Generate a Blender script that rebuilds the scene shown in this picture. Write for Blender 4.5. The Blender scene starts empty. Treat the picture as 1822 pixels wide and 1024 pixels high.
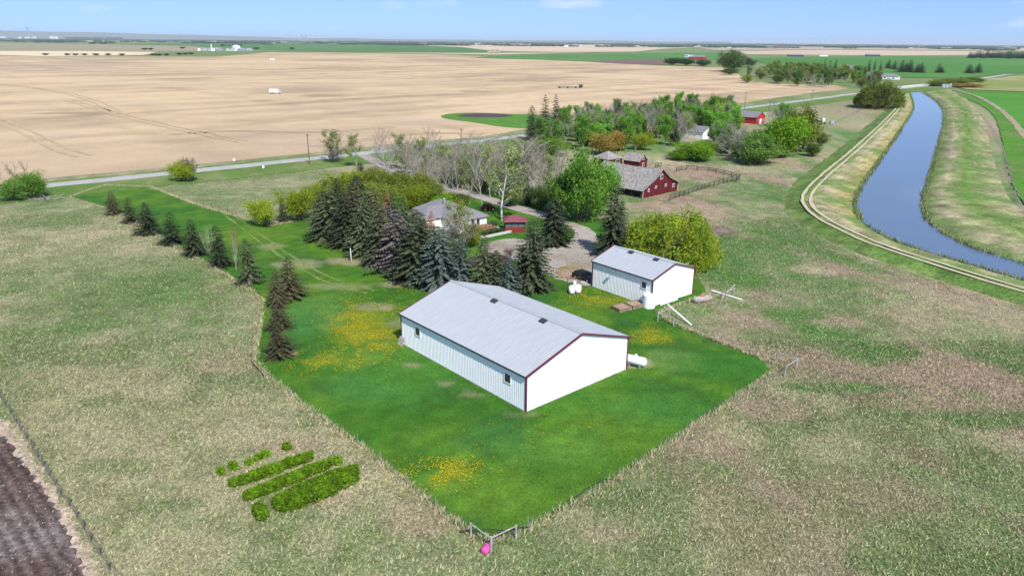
import bpy, math, random
import numpy as np
from mathutils import Vector, Matrix
from mathutils.geometry import delaunay_2d_cdt
R = math.radians
C = bpy.context.scene.collection
scn = bpy.context.scene
# ---------------------------------------------------------------- camera, sky, sun, exposure
F = 1280.0; H = 38.0                         # focal length in photo pixels, camera height
PITCH = math.atan(439/F); ROLL = 0.0075
cd = bpy.data.cameras.new('camera'); cam = bpy.data.objects.new('camera', cd); C.objects.link(cam)
cd.sensor_width = 36; cd.lens = 36*F/1822; cd.clip_start = 0.5; cd.clip_end = 90000
cam.matrix_world = Matrix.Translation((0, 0, H)) @ Matrix.Rotation(R(90)-PITCH, 4, 'X') @ Matrix.Rotation(ROLL, 4, 'Z')
scn.camera = cam
SUN_AZ, SUN_EL = R(157), R(47)               # clockwise from +Y
w = bpy.data.worlds.new('World'); scn.world = w; w.use_nodes = True
nt = w.node_tree; bg = nt.nodes['Background']
sky = nt.nodes.new('ShaderNodeTexSky'); sky.sky_type = 'NISHITA'; sky.sun_disc = False
sky.sun_elevation = SUN_EL; sky.sun_rotation = SUN_AZ; sky.air_density = 1.0; sky.dust_density = 0.3; sky.ozone_density = 3.0; sky.altitude = 1000
bg.inputs[1].default_value = 0.13
hs = nt.nodes.new('ShaderNodeHueSaturation'); hs.inputs['Saturation'].default_value = 1.0; hs.inputs['Value'].default_value = 1.36
sv = nt.nodes.new('ShaderNodeTexCoord'); sa_ = nt.nodes.new('ShaderNodeVectorMath'); sa_.inputs[1].default_value = (0, 0, .22)
nrm = nt.nodes.new('ShaderNodeVectorMath'); nrm.operation = 'NORMALIZE'
nt.links.new(sv.outputs['Generated'], sa_.inputs[0]); nt.links.new(sa_.outputs[0], nrm.inputs[0]); nt.links.new(nrm.outputs[0], sky.inputs['Vector'])
nt.links.new(sky.outputs[0], hs.inputs['Color'])
tc = nt.nodes.new('ShaderNodeTexCoord'); mp = nt.nodes.new('ShaderNodeMapping'); mp.inputs['Scale'].default_value = (9, 9, 34)
nz = nt.nodes.new('ShaderNodeTexNoise'); nz.inputs['Scale'].default_value = 1.0; nz.inputs['Detail'].default_value = 6
cr = nt.nodes.new('ShaderNodeValToRGB'); cr.color_ramp.elements[0].position = 0.60; cr.color_ramp.elements[1].position = 0.80
nt.links.new(tc.outputs['Generated'], mp.inputs[0]); nt.links.new(mp.outputs[0], nz.inputs['Vector']); nt.links.new(nz.outputs[0], cr.inputs[0])
mxc = nt.nodes.new('ShaderNodeMixRGB'); mxc.inputs[2].default_value = (7.2, 7.0, 7.2, 1)
mulc = nt.nodes.new('ShaderNodeMath'); mulc.operation = 'MULTIPLY'; mulc.inputs[1].default_value = 0.45
nt.links.new(cr.outputs[0], mulc.inputs[0]); nt.links.new(mulc.outputs[0], mxc.inputs[0])
nt.links.new(hs.outputs[0], mxc.inputs[1]); nt.links.new(mxc.outputs[0], bg.inputs[0])
sl = bpy.data.lights.new('sun', 'SUN'); sl.energy = 4.7; sl.angle = R(0.5); sl.color = (1, 0.95, 0.87)
so = bpy.data.objects.new('sun', sl); C.objects.link(so)
sd = Vector((-math.sin(SUN_AZ)*math.cos(SUN_EL), -math.cos(SUN_AZ)*math.cos(SUN_EL), -math.sin(SUN_EL)))
so.rotation_mode = 'QUATERNION'; so.rotation_quaternion = sd.to_track_quat('-Z', 'Y')
scn.view_settings.view_transform = 'Standard'; scn.view_settings.look = 'None'
scn.view_settings.exposure = 0.36; scn.view_settings.gamma = 1
scn.cycles.volume_bounces = 0; scn.cycles.max_bounces = 6; scn.cycles.transparent_max_bounces = 8

# ---------------------------------------------------------------- pixel -> ground helpers
_cp, _sp = math.cos(PITCH), math.sin(PITCH); _cr, _sr = math.cos(ROLL), math.sin(ROLL)
def G(px, py, z=0.0):
    x = (px-911)/F; y = (512-py)/F
    x, y = x*_cr-y*_sr, x*_sr+y*_cr
    dz = -_sp+y*_cp; t = (z-H)/dz
    return Vector((x*t, (_cp+y*_sp)*t, z))
def PY(X, Y, Z):
    Z -= H; dep = Y*_cp-Z*_sp; x = X/dep; y = (Y*_sp+Z*_cp)/dep
    return 512-F*(-x*_sr+y*_cr)
def HT(px, py, top):
    g = G(px, py); lo, hi = 0, 120
    for _ in range(40):
        m = (lo+hi)/2
        if PY(g.x, g.y, m) > top: lo = m
        else: hi = m
    return lo
def PX(X, Y, Z=0):
    Z -= H; dep = Y*_cp-Z*_sp; x = X/dep; y = (Y*_sp+Z*_cp)/dep
    return 911+F*(x*_cr+y*_sr)
def Gs(pts, z=0.0): return [G(x, y, z) for x, y in pts]

# ---------------------------------------------------------------- numpy value noise
def _hash(ix, iy, s):
    h = (ix.astype(np.int64)*374761393+iy.astype(np.int64)*668265263+s*974634777) & 0xffffffff
    h = ((h ^ (h >> 13))*1274126177) & 0xffffffff
    return ((h ^ (h >> 16)) & 0xffff)/65535.0
def vn(x, y, s, seed=0):
    x = np.asarray(x, float)/s; y = np.asarray(y, float)/s
    ix = np.floor(x); iy = np.floor(y); fx = x-ix; fy = y-iy
    fx = fx*fx*(3-2*fx); fy = fy*fy*(3-2*fy)
    a = _hash(ix, iy, seed); b = _hash(ix+1, iy, seed); c = _hash(ix, iy+1, seed); d = _hash(ix+1, iy+1, seed)
    return (a*(1-fx)+b*fx)*(1-fy)+(c*(1-fx)+d*fx)*fy
def fbm(x, y, s, seed=0, o=4):
    t = 0; a = 0.5; n = 0
    for k in range(o):
        t = t+a*vn(x, y, s, seed+k*17); n += a; a *= 0.55; s *= 0.47
    return t/n
def sm(a, b, v): t = np.clip((v-a)/(b-a), 0, 1); return t*t*(3-2*t)
def mixc(c, d, wt): return c*(1-wt[:, None])+np.asarray(d)[None, :]*wt[:, None]
def patch(c, X, Y, lst, dist=1.1, ns=5.0):
    n = (fbm(X, Y, ns, 91, 4)-.5)*2
    for px, py, hw, hh, col, st in lst:
        g = G(px, py); d = g.length; rx = hw*math.hypot(d, H)/F
        ry = abs(G(px, py-hh).y-G(px, py+hh).y)/2
        q = ((X-g.x)/rx)**2+((Y-g.y)/ry)**2
        c = mixc(c, col, sm(1.5, 0.25, q+n*dist)*st)
    return c

# ---------------------------------------------------------------- materials
def _pr(name):
    m = bpy.data.materials.new(name); m.use_nodes = True
    return m, m.node_tree, m.node_tree.nodes['Principled BSDF']
def ground_mat(name, fine=2.2, amt=0.5, mid=0.35, bump=0.35, bd=0.12, rough=0.95, amt2=0.25):
    m, t, b = _pr(name); b.inputs['Roughness'].default_value = rough; b.inputs['Specular IOR Level'].default_value = 0.1
    at = t.nodes.new('ShaderNodeAttribute'); at.attribute_name = 'col'
    tcn = t.nodes.new('ShaderNodeTexCoord')
    def noi(sc, det):
        n = t.nodes.new('ShaderNodeTexNoise'); n.inputs['Scale'].default_value = sc; n.inputs['Detail'].default_value = det; n.inputs['Roughness'].default_value = 0.65
        t.links.new(tcn.outputs['Object'], n.inputs['Vector']); return n
    n1 = noi(fine, 4); n2 = noi(mid, 4)
    def rng(n, a):
        r = t.nodes.new('ShaderNodeMapRange'); r.inputs[1].default_value = 0.28; r.inputs[2].default_value = 0.72; r.inputs[3].default_value = 1-a; r.inputs[4].default_value = 1+a
        t.links.new(n.outputs[0], r.inputs[0]); return r
    r1 = rng(n1, amt); r2 = rng(n2, amt2)
    mu = t.nodes.new('ShaderNodeMath'); mu.operation = 'MULTIPLY'; t.links.new(r1.outputs[0], mu.inputs[0]); t.links.new(r2.outputs[0], mu.inputs[1])
    vm = t.nodes.new('ShaderNodeVectorMath'); vm.operation = 'SCALE'; t.links.new(at.outputs['Color'], vm.inputs[0]); t.links.new(mu.outputs[0], vm.inputs['Scale'])
    t.links.new(vm.outputs[0], b.inputs['Base Color'])
    if bump:
        bp = t.nodes.new('ShaderNodeBump'); bp.inputs['Strength'].default_value = bump; bp.inputs['Distance'].default_value = bd
        t.links.new(n1.outputs[0], bp.inputs['Height']); t.links.new(bp.outputs[0], b.inputs['Normal'])
    return m
def foliage_mat(name, col, trans=0.25, var=0.25, rough=0.8):
    m, t, b = _pr(name); b.inputs['Roughness'].default_value = rough; b.inputs['Specular IOR Level'].default_value = 0.15
    at = t.nodes.new('ShaderNodeAttribute'); at.attribute_name = 'col'
    oi = t.nodes.new('ShaderNodeObjectInfo'); r = t.nodes.new('ShaderNodeMapRange'); r.inputs[3].default_value = 1-var; r.inputs[4].default_value = 1+var
    t.links.new(oi.outputs['Random'], r.inputs[0])
    mx = t.nodes.new('ShaderNodeMixRGB'); mx.blend_type = 'MULTIPLY'; mx.inputs[0].default_value = 1; mx.inputs[1].default_value = (*col, 1)
    t.links.new(at.outputs['Color'], mx.inputs[2])
    vm = t.nodes.new('ShaderNodeVectorMath'); vm.operation = 'SCALE'; t.links.new(mx.outputs[0], vm.inputs[0]); t.links.new(r.outputs[0], vm.inputs['Scale'])
    t.links.new(vm.outputs[0], b.inputs['Base Color'])
    if trans:
        tr = t.nodes.new('ShaderNodeBsdfTranslucent'); t.links.new(vm.outputs[0], tr.inputs[0])
        ms = t.nodes.new('ShaderNodeMixShader'); ms.inputs[0].default_value = trans
        t.links.new(b.outputs[0], ms.inputs[1]); t.links.new(tr.outputs[0], ms.inputs[2])
        t.links.new(ms.outputs[0], t.nodes['Material Output'].inputs[0])
    return m
def plain(name, col, rough=0.6, metal=0.0, noise=0.12, nscale=1.5, spec=0.4, stretch=(1, 1, 1), bump=0.0):
    m, t, b = _pr(name); b.inputs['Roughness'].default_value = rough; b.inputs['Metallic'].default_value = metal; b.inputs['Specular IOR Level'].default_value = spec
    tcn = t.nodes.new('ShaderNodeTexCoord'); mpn = t.nodes.new('ShaderNodeMapping'); mpn.inputs['Scale'].default_value = stretch
    n = t.nodes.new('ShaderNodeTexNoise'); n.inputs['Scale'].default_value = nscale; n.inputs['Detail'].default_value = 6
    t.links.new(tcn.outputs['Object'], mpn.inputs[0]); t.links.new(mpn.outputs[0], n.inputs['Vector'])
    r = t.nodes.new('ShaderNodeMapRange'); r.inputs[1].default_value = 0.3; r.inputs[2].default_value = 0.7; r.inputs[3].default_value = 1-noise; r.inputs[4].default_value = 1+noise
    t.links.new(n.outputs[0], r.inputs[0])
    vm = t.nodes.new('ShaderNodeVectorMath'); vm.operation = 'SCALE'; vm.inputs[0].default_value = col; t.links.new(r.outputs[0], vm.inputs['Scale'])
    t.links.new(vm.outputs[0], b.inputs['Base Color'])
    if bump:
        bp = t.nodes.new('ShaderNodeBump'); bp.inputs['Strength'].default_value = bump; bp.inputs['Distance'].default_value = 0.05
        t.links.new(n.outputs[0], bp.inputs['Height']); t.links.new(bp.outputs[0], b.inputs['Normal'])
    return m
M = dict(
    pasture=ground_mat('pasture', 2.6, 0.55, 0.4, 0.6, 0.2, amt2=0.3), lawn=ground_mat('lawn', 3.5, 0.28, 0.5, 0.5, 0.1, amt2=0.22),
    field=ground_mat('field', 0.9, 0.10, 0.06, 0.0, amt2=0.07), soil=ground_mat('soil', 2.2, 0.5, 0.3, 0.8, 0.25), gravel=ground_mat('gravel', 3.0, 0.16, 0.4, 0.2, 0.03, amt2=0.12),
    straw=ground_mat('straw', 1.8, 0.45, 0.3, 0.6, 0.25),
    white=plain('white_steel', (.86, .86, .87), .45, 0, .03, .8), gwhite=plain('white_paint', (.82, .82, .80), .6, 0, .06, 1.2),
    tin=plain('galvanised_roof', (.39, .41, .43), .5, .15, .08, 1.1, stretch=(.35, 4, 1)),
    maroon=plain('maroon_trim', (.13, .03, .05), .5), dark=plain('dark_trim', (.04, .04, .05), .5), black=plain('black_paint', (.012, .012, .014), .3, 0, .1),
    glass=plain('window_glass', (.03, .035, .04), .08, 0, .1, 1, .6), red=plain('barn_red', (.105, .014, .016), .9, 0, .5, .9, .2, (3, 3, .5)),
    brightred=plain('red_paint', (.42, .02, .03), .5, 0, .1), shingle=plain('weathered_shingle', (.26, .24, .225), .9, 0, .5, 1.6, .2, (1, 2, 1), .8),
    asph=plain('asphalt_shingle', (.20, .19, .205), .9, 0, .2, 3, .2), maroonroof=plain('maroon_roof', (.20, .055, .07), .8, 0, .2, 2),
    wood=plain('weathered_wood', (.34, .32, .29), .9, 0, .35, 2.5, .2), darkwood=plain('dark_wood', (.09, .075, .065), .9, 0, .4, 2, .2), deck=plain('deck_wood', (.30, .16, .09), .8, 0, .2),
    bark=plain('bark', (.12, .10, .085), .95, 0, .3, 3, .1), pale=plain('pale_bark', (.36, .335, .305), .9, 0, .25, 2, .1), birch=plain('birch_bark', (.6, .58, .54), .9, 0, .2, 3, .1),
    metal=plain('grey_metal', (.38, .39, .4), .45, .5, .15), rust=plain('rusty_tank', (.34, .29, .265), .7, .1, .35, 2.5), wire=plain('fence_wire', (.2, .2, .2), .5, .5),
    poly=plain('white_plastic', (.84, .85, .87), .4, 0, .03), pink=plain('pink_plastic', (.75, .08, .33), .4, 0, .05), rubber=plain('black_rubber', (.02, .02, .02), .8),
    concrete=plain('concrete', (.5, .48, .45), .9, 0, .15, 1.5, .2), orange=plain('orange_paint', (.6, .17, .07), .6), screen=plain('insect_screen', (.11, .125, .14), .6), bluegrey=plain('far_tower', (.3, .33, .38), .7),
    boxwood=plain('brown_box_wood', (.22, .16, .115), .9, 0, .35, 2.5, .2),
    gazebored=plain('faded_red_panel', (.20, .03, .022), .7, 0, .25, 1.5, .3, (4, 4, .5)),
    postwood=plain('post_wood', (.19, .16, .13), .9, 0, .4, 2, .2),
    brush=plain('cut_brush', (.33, .29, .26), .95, 0, .3), brown=plain('brown_siding', (.16, .12, .10), .8), fur=plain('black_hide', (.02, .02, .02), .8), silver=plain('silver_metal', (.62, .64, .66), .35, .6),
)
LEAF = dict(
    domeleaf=foliage_mat('leaf_willow_dome', (.31, .40, .035), .45, .06),
    dark=foliage_mat('spruce_dark', (.040, .052, .026), .08), green=foliage_mat('spruce_green', (.060, .077, .036), .08), blue=foliage_mat('spruce_blue', (.078, .106, .088), .08),
    olive=foliage_mat('spruce_olive', (.085, .080, .040), .08), dead=foliage_mat('spruce_dying', (.125, .105, .098), .05),
    poplar=foliage_mat('leaf_fresh', (.20, .40, .05), .45), poplar2=foliage_mat('leaf_mid', (.14, .26, .045), .42), willow=foliage_mat('leaf_yellowgreen', (.31, .38, .03), .45), willow2=foliage_mat('leaf_olive', (.20, .25, .035), .4),
    gold=foliage_mat('leaf_gold', (.34, .25, .05), .3), shrub=foliage_mat('leaf_deepgreen', (.08, .14, .03), .35), hedge=foliage_mat('leaf_hedge', (.16, .30, .014), .4), sparse=foliage_mat('leaf_young', (.27, .33, .11), .42),
    rustbud=foliage_mat('bud_rust', (.30, .15, .08), .2), twig=foliage_mat('twig_grey', (.26, .228, .195), 0, .2), twigd=foliage_mat('twig_dark', (.19, .165, .155), 0, .2), far=foliage_mat('far_leaf', (.035, .055, .03), 0, .2), purple=foliage_mat('leaf_purple', (.09, .035, .06), .2),
)
# ---------------------------------------------------------------- object helpers
def tag(o, label=None, cat=None, group=None, kind=None):
    if label: o['label'] = label
    if cat: o['category'] = cat
    if group: o['group'] = group
    if kind: o['kind'] = kind
    return o
def empty(name, loc, rz=0, label=None, cat=None, group=None):
    o = bpy.data.objects.new(name, None); C.objects.link(o); o.location = loc; o.rotation_euler = (0, 0, rz); o.empty_display_size = .3
    return tag(o, label, cat, group)
def link(name, me, parent=None):
    o = bpy.data.objects.new(name, me); C.objects.link(o)
    if parent: o.parent = parent
    return o
class MB:
    def __init__(s): s.v = []; s.f = []; s.sm = False
    def face(s, *pts):
        i = len(s.v); s.v += [tuple(p) for p in pts]; s.f.append(tuple(range(i, i+len(pts)))); return s
    def box(s, x0, x1, y0, y1, z0, z1):
        i = len(s.v); s.v += [(x, y, z) for z in (z0, z1) for x, y in ((x0, y0), (x1, y0), (x1, y1), (x0, y1))]
        s.f += [tuple(i+k for k in q) for q in ((3, 2, 1, 0), (4, 5, 6, 7), (0, 1, 5, 4), (1, 2, 6, 5), (2, 3, 7, 6), (3, 0, 4, 7))]; return s
    def tube(s, pts, rad, n=6, cap=True):
        pts = [Vector(p) for p in pts]
        if not hasattr(rad, '__len__'): rad = [rad]*len(pts)
        base = len(s.v); up = None
        for k, p in enumerate(pts):
            d = (pts[min(k+1, len(pts)-1)]-pts[max(k-1, 0)])
            if d.length < 1e-9: d = Vector((0, 0, 1))
            d.normalize()
            if up is None: up = d.orthogonal().normalized()
            up = (up-d*up.dot(d)); up = up.normalized() if up.length > 1e-6 else d.orthogonal().normalized()
            q = d.cross(up)
            for a in range(n):
                t = 2*math.pi*a/n; s.v.append(tuple(p+(up*math.cos(t)+q*math.sin(t))*rad[k]))
        for k in range(len(pts)-1):
            for a in range(n):
                b = (a+1) % n; s.f.append((base+k*n+a, base+k*n+b, base+(k+1)*n+b, base+(k+1)*n+a))
        if cap and n > 2:
            s.f.append(tuple(base+a for a in reversed(range(n)))); s.f.append(tuple(base+(len(pts)-1)*n+a for a in range(n)))
        return s
    def beam(s, a, b, wd=.1, ht=None):          # square bar
        return s.tube([a, b], wd*.7, 4)
    def prism(s, poly, y0, y1):                 # x-z outline extruded along y
        n = len(poly); i = len(s.v); s.v += [(x, y0, z) for x, z in poly]+[(x, y1, z) for x, z in poly]
        s.f.append(tuple(i+k for k in range(n))); s.f.append(tuple(i+n+k for k in reversed(range(n))))
        s.f += [(i+k, i+n+k, i+n+(k+1) % n, i+(k+1) % n) for k in range(n)]; return s
    def build(s, name, mat, parent=None, smooth=False):
        me = bpy.data.meshes.new(name); me.from_pydata(s.v, [], s.f); me.materials.append(mat)
        import bmesh
        bm = bmesh.new(); bm.from_mesh(me); bmesh.ops.recalc_face_normals(bm, faces=bm.faces[:]); bm.to_mesh(me); bm.free()
        if smooth: me.polygons.foreach_set('use_smooth', [True]*len(me.polygons))
        return link(name, me, parent)
def npmesh(name, V, Fc, mat, col=None):         # fast mesh, Fc is (n,k) array
    me = bpy.data.meshes.new(name); V = np.asarray(V, np.float32); Fc = np.asarray(Fc, np.int32)
    n, k = Fc.shape; me.vertices.add(len(V)); me.vertices.foreach_set('co', V.ravel())
    me.loops.add(n*k); me.loops.foreach_set('vertex_index', Fc.ravel())
    me.polygons.add(n); me.polygons.foreach_set('loop_start', np.arange(0, n*k, k, dtype=np.int32))
    me.update(calc_edges=True)
    if col is not None: setcol(me, col)
    me.materials.append(mat); return me
def setcol(me, col):
    col = np.asarray(col, np.float32); a = me.attributes.new('col', 'FLOAT_COLOR', 'POINT')
    a.data.foreach_set('color', np.hstack([col, np.ones((len(col), 1), np.float32)]).ravel())

# ---------------------------------------------------------------- ground, fields, lawn
STRAW = np.array((.375, .335, .205)); GREEN = np.array((.105, .172, .048)); PINK = np.array((.35, .255, .185)); DGREEN = np.array((.07, .175, .032)); BROWN = np.array((.17, .12, .085))
PATCH = [ (1255, 312, 55, 8, (.27, .18, .13), .85), (1215, 352, 45, 6, (.30, .20, .15), .8), (1180, 300, 60, 6, PINK, .5), (1290, 480, 80, 40, DGREEN, .6), (1240, 545, 40, 15, DGREEN, .5), (1500, 600, 70, 14, DGREEN, .5),
 # px, py, half w, half h, colour, strength
    (1690, 665, 90, 40, PINK, .8), (1600, 560, 60, 25, PINK, .6), (1480, 570, 60, 14, PINK, .6), (1340, 560, 60, 14, PINK, .65), (1240, 375, 70, 14, PINK, .75), (1280, 410, 30, 9, BROWN, .9), (1225, 300, 45, 14, PINK, .8), (1165, 366, 45, 8, PINK, .7),
    (1575, 625, 60, 16, DGREEN, .9), (1500, 690, 130, 9, DGREEN, .8), (1750, 745, 110, 22, DGREEN, .8), (1400, 560, 60, 13, DGREEN, .85), (1450, 585, 30, 8, DGREEN, .8), (1320, 460, 90, 45, DGREEN, .7), (1400, 430, 60, 40, DGREEN, .6), (1440, 500, 80, 15, DGREEN, .6), (1350, 345, 60, 25, DGREEN, .55), (1230, 330, 40, 8, DGREEN, .6),
    (1700, 560, 110, 50, STRAW, .5), (1450, 480, 40, 9, STRAW, .8), (1370, 730, 70, 22, PINK, .6), (1250, 800, 90, 22, PINK, .55), (1190, 880, 40, 60, GREEN, .4), (1600, 760, 120, 40, GREEN, .5), (1500, 880, 170, 45, PINK, .4), (1660, 1000, 160, 30, GREEN, .5), (1080, 950, 70, 20, PINK, .4),
    (740, 920, 70, 35, PINK, .6), (570, 890, 60, 12, PINK, .4), (660, 760, 30, 40, PINK, .3), (420, 640, 60, 30, PINK, .4), (520, 790, 60, 15, PINK, .5), (130, 630, 90, 22, GREEN, .5), (230, 520, 60, 40, GREEN, .6), (330, 600, 50, 10, DGREEN, .5), (60, 480, 60, 40, GREEN, .5), (200, 830, 70, 14, GREEN, .5), (300, 900, 50, 12, GREEN, .6), (200, 760, 60, 40, STRAW, .4), (300, 980, 130, 40, STRAW, .4), (110, 395, 110, 18, GREEN, .4), (200, 430, 120, 40, STRAW, .35),
    (960, 300, 70, 25, STRAW, .7), (1100, 262, 110, 9, DGREEN, .7), (1240, 285, 50, 8, DGREEN, .7), (1360, 300, 60, 10, STRAW, .6), (1420, 400, 50, 40, GREEN, .6), (1500, 215, 90, 14, STRAW, .4), (1560, 250, 40, 30, DGREEN, .5), (1470, 300, 30, 25, DGREEN, .4), (440, 330, 90, 14, STRAW, .35), (480, 310, 120, 10, GREEN, .6),
    (1700, 720, 110, 14, PINK, .5), (1330, 640, 30, 20, GREEN, .6), (1380, 600, 60, 20, GREEN, .7), (1480, 800, 60, 30, STRAW, .5),
]
def groundcol(X, Y):
    X = np.asarray(X, float); Y = np.asarray(Y, float)
    n1 = fbm(X, Y, 28, 3, 5); n2 = fbm(X, Y, 5, 8, 4); n3 = fbm(X, Y, 60, 5, 3)
    c = mixc(np.tile(STRAW, (len(X), 1)), GREEN, np.clip(sm(.30, .72, n1*.6+n2*.4)*.80+.06+sm(40, -30, X)*.03, 0, 1))
    c = mixc(c, PINK, sm(.55, .8, n3*.5+n2*.5)*.55*sm(-60, 40, X))
    c = mixc(c, DGREEN, sm(.54, .74, fbm(X, Y, 14, 21, 4))*.5); c = mixc(c, GREEN, sm(.5, .7, fbm(X, Y, 4.5, 25, 4))*.5)
    c = c*(.80+.40*fbm(X, Y, 2.2, 27, 3))[:, None]
    rt = sm(5, 40, X-(Y-100)*.05); u = -X*.44+Y*.90; v = X*.90+Y*.44; a1 = fbm(u*.22, v, 7, 31, 5); a2 = fbm(u*.3, v, 9, 37, 5)
    c = mixc(c, DGREEN, sm(.50, .66, a1)*.75*rt); c = mixc(c, PINK*.95, sm(.52, .66, a2)*.75*rt); c = mixc(c, BROWN*1.3, sm(.60, .72, fbm(u*.5, v, 4, 39, 4))*.5*rt)
    c = patch(c, X, Y, PATCH)
    return mixc(c, (.13, .19, .06), sm(330, 700, Y)*.75)
def spread(a, b, step, far, g=1.22):
    m = list(np.arange(a, b, step)); s = step; x = b
    while x < far: m.append(x); s *= g; x += s
    s = step; x = a-step; lo = []
    while x > -far: lo.append(x); s *= g; x -= s
    return np.array(lo[::-1]+m)
def build_ground():
    xs = spread(-120, 120, 1.2, 45000); ys = spread(36, 200, 1.2, 60000); ys = ys[ys > -300]
    X, Y = np.meshgrid(xs, ys); nx, ny = len(xs), len(ys)
    Z = np.zeros_like(X)
    V = np.stack([X.ravel(), Y.ravel(), Z.ravel()], 1)
    i = np.arange(nx*ny).reshape(ny, nx)
    Fc = np.stack([i[:-1, :-1].ravel(), i[:-1, 1:].ravel(), i[1:, 1:].ravel(), i[1:, :-1].ravel()], 1)
    o = link('ground', npmesh('ground', V, Fc, M['pasture'], groundcol(V[:, 0], V[:, 1])*np.where((V[:, 1] < 240)[:, None], .9, 1))); tag(o, kind='structure')  # near ground colour darkened for shade under the grass blades, and for thatch
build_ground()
def inpoly(X, Y, P):
    X = np.asarray(X); ins = np.zeros(X.shape, bool); n = len(P)
    for k in range(n):
        x1, y1 = P[k][0], P[k][1]; x2, y2 = P[(k+1) % n][0], P[(k+1) % n][1]
        if y1 == y2: continue
        c = ((y1 > Y) != (y2 > Y)) & (X < (x2-x1)*(Y-y1)/(y2-y1)+x1); ins ^= c
    return ins
def smoothpoly(P, it=2, closed=True):
    for _ in range(it):
        Q = []; n = len(P)
        for k in range(n if closed else n-1):
            a, b = P[k], P[(k+1) % n]; Q += [a*.75+b*.25, a*.25+b*.75]
        if not closed: Q = [P[0]]+Q+[P[-1]]
        P = Q
    return P
def refine(P, step, jit, rng):
    Q = []; n = len(P)
    for k in range(n):
        a, b = P[k], P[(k+1) % n]; m = max(1, int((b-a).length/step))
        for j in range(m):
            p = a.lerp(b, j/m); Q.append(p+Vector((rng.uniform(-jit, jit), rng.uniform(-jit, jit), 0)))
    return Q
def sheet(name, px, z, colf, mat, step=2.0, jit=.15, smooth=1, kind='structure', pts=None, zf=None):
    rng = random.Random(name); P = pts if pts else Gs(px)
    if smooth: P = smoothpoly(P, smooth)
    P = refine(P, step*.7, jit, rng)
    xs = [p.x for p in P]; ys = [p.y for p in P]
    gx, gy = np.meshgrid(np.arange(min(xs), max(xs), step), np.arange(min(ys), max(ys), step))
    r = np.random.RandomState(len(name)); gx = gx.ravel()+r.uniform(-.3, .3, gx.size)*step; gy = gy.ravel()+r.uniform(-.3, .3, gy.size)*step
    k = inpoly(gx, gy, P); pts2 = [Vector((p.x, p.y)) for p in P]+[Vector((a, b)) for a, b in zip(gx[k], gy[k])]
    n = len(P); o = delaunay_2d_cdt(pts2, [], [list(range(n))], 1, 1e-5)
    V = np.array([(v.x, v.y, z) for v in o[0]]); Fc = np.array([f for f in o[2] if len(f) == 3])
    if zf is not None: V[:, 2] += zf(V[:, 0], V[:, 1])
    me = npmesh(name, V, Fc, mat, colf(V[:, 0], V[:, 1]))
    ob = link(name, me); return tag(ob, kind=kind)
def flatcol(c, var=.15, s=6, c2=None):
    c = np.array(c)
    def f(X, Y):
        n = fbm(X, Y, s, 33, 4); o = np.tile(c, (len(X), 1))*(1+(n[:, None]-.5)*2*var)
        if c2 is not None: o = mixc(o, c2, sm(.5, .75, fbm(X, Y, s*1.7, 57, 4)))
        return o
    return f
def strip(name, px, wd, z, colf, mat, pts=None, kind='structure', smooth=2, jit=.1, sides=(1,)):
    P = smoothpoly(pts if pts else Gs(px), smooth, False); rng = random.Random(name)
    Q = [P[0]]
    for a, b in zip(P, P[1:]):
        m = max(1, int((b-a).length/3.0)); Q += [a.lerp(b, (j+1)/m) for j in range(m)]
    V = []; Fc = []
    for off in sides:
        o_ = off if len(sides) > 1 else 0
        i0 = len(V)
        for k, p in enumerate(Q):
            d = Q[min(k+1, len(Q)-1)]-Q[max(k-1, 0)]; d.z = 0; d.normalize(); nn = Vector((-d.y, d.x, 0)); ww = wd/2
            c = p+nn*o_; e1, e2 = rng.uniform(-jit, jit), rng.uniform(-jit, jit)
            for q in (-1, -.33, .33, 1):
                e = ww*q+(e1 if q == -1 else e2 if q == 1 else 0)
                V.append((c.x+nn.x*e, c.y+nn.y*e, p.z+z))
        for k in range(len(Q)-1):
            for j in range(3):
                a = i0+k*4+j; Fc.append((a, a+1, a+5, a+4))
    V = np.array(V); me = npmesh(name, V, np.array(Fc), mat, colf(V[:, 0], V[:, 1])); return tag(link(name, me), kind=kind)

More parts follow.
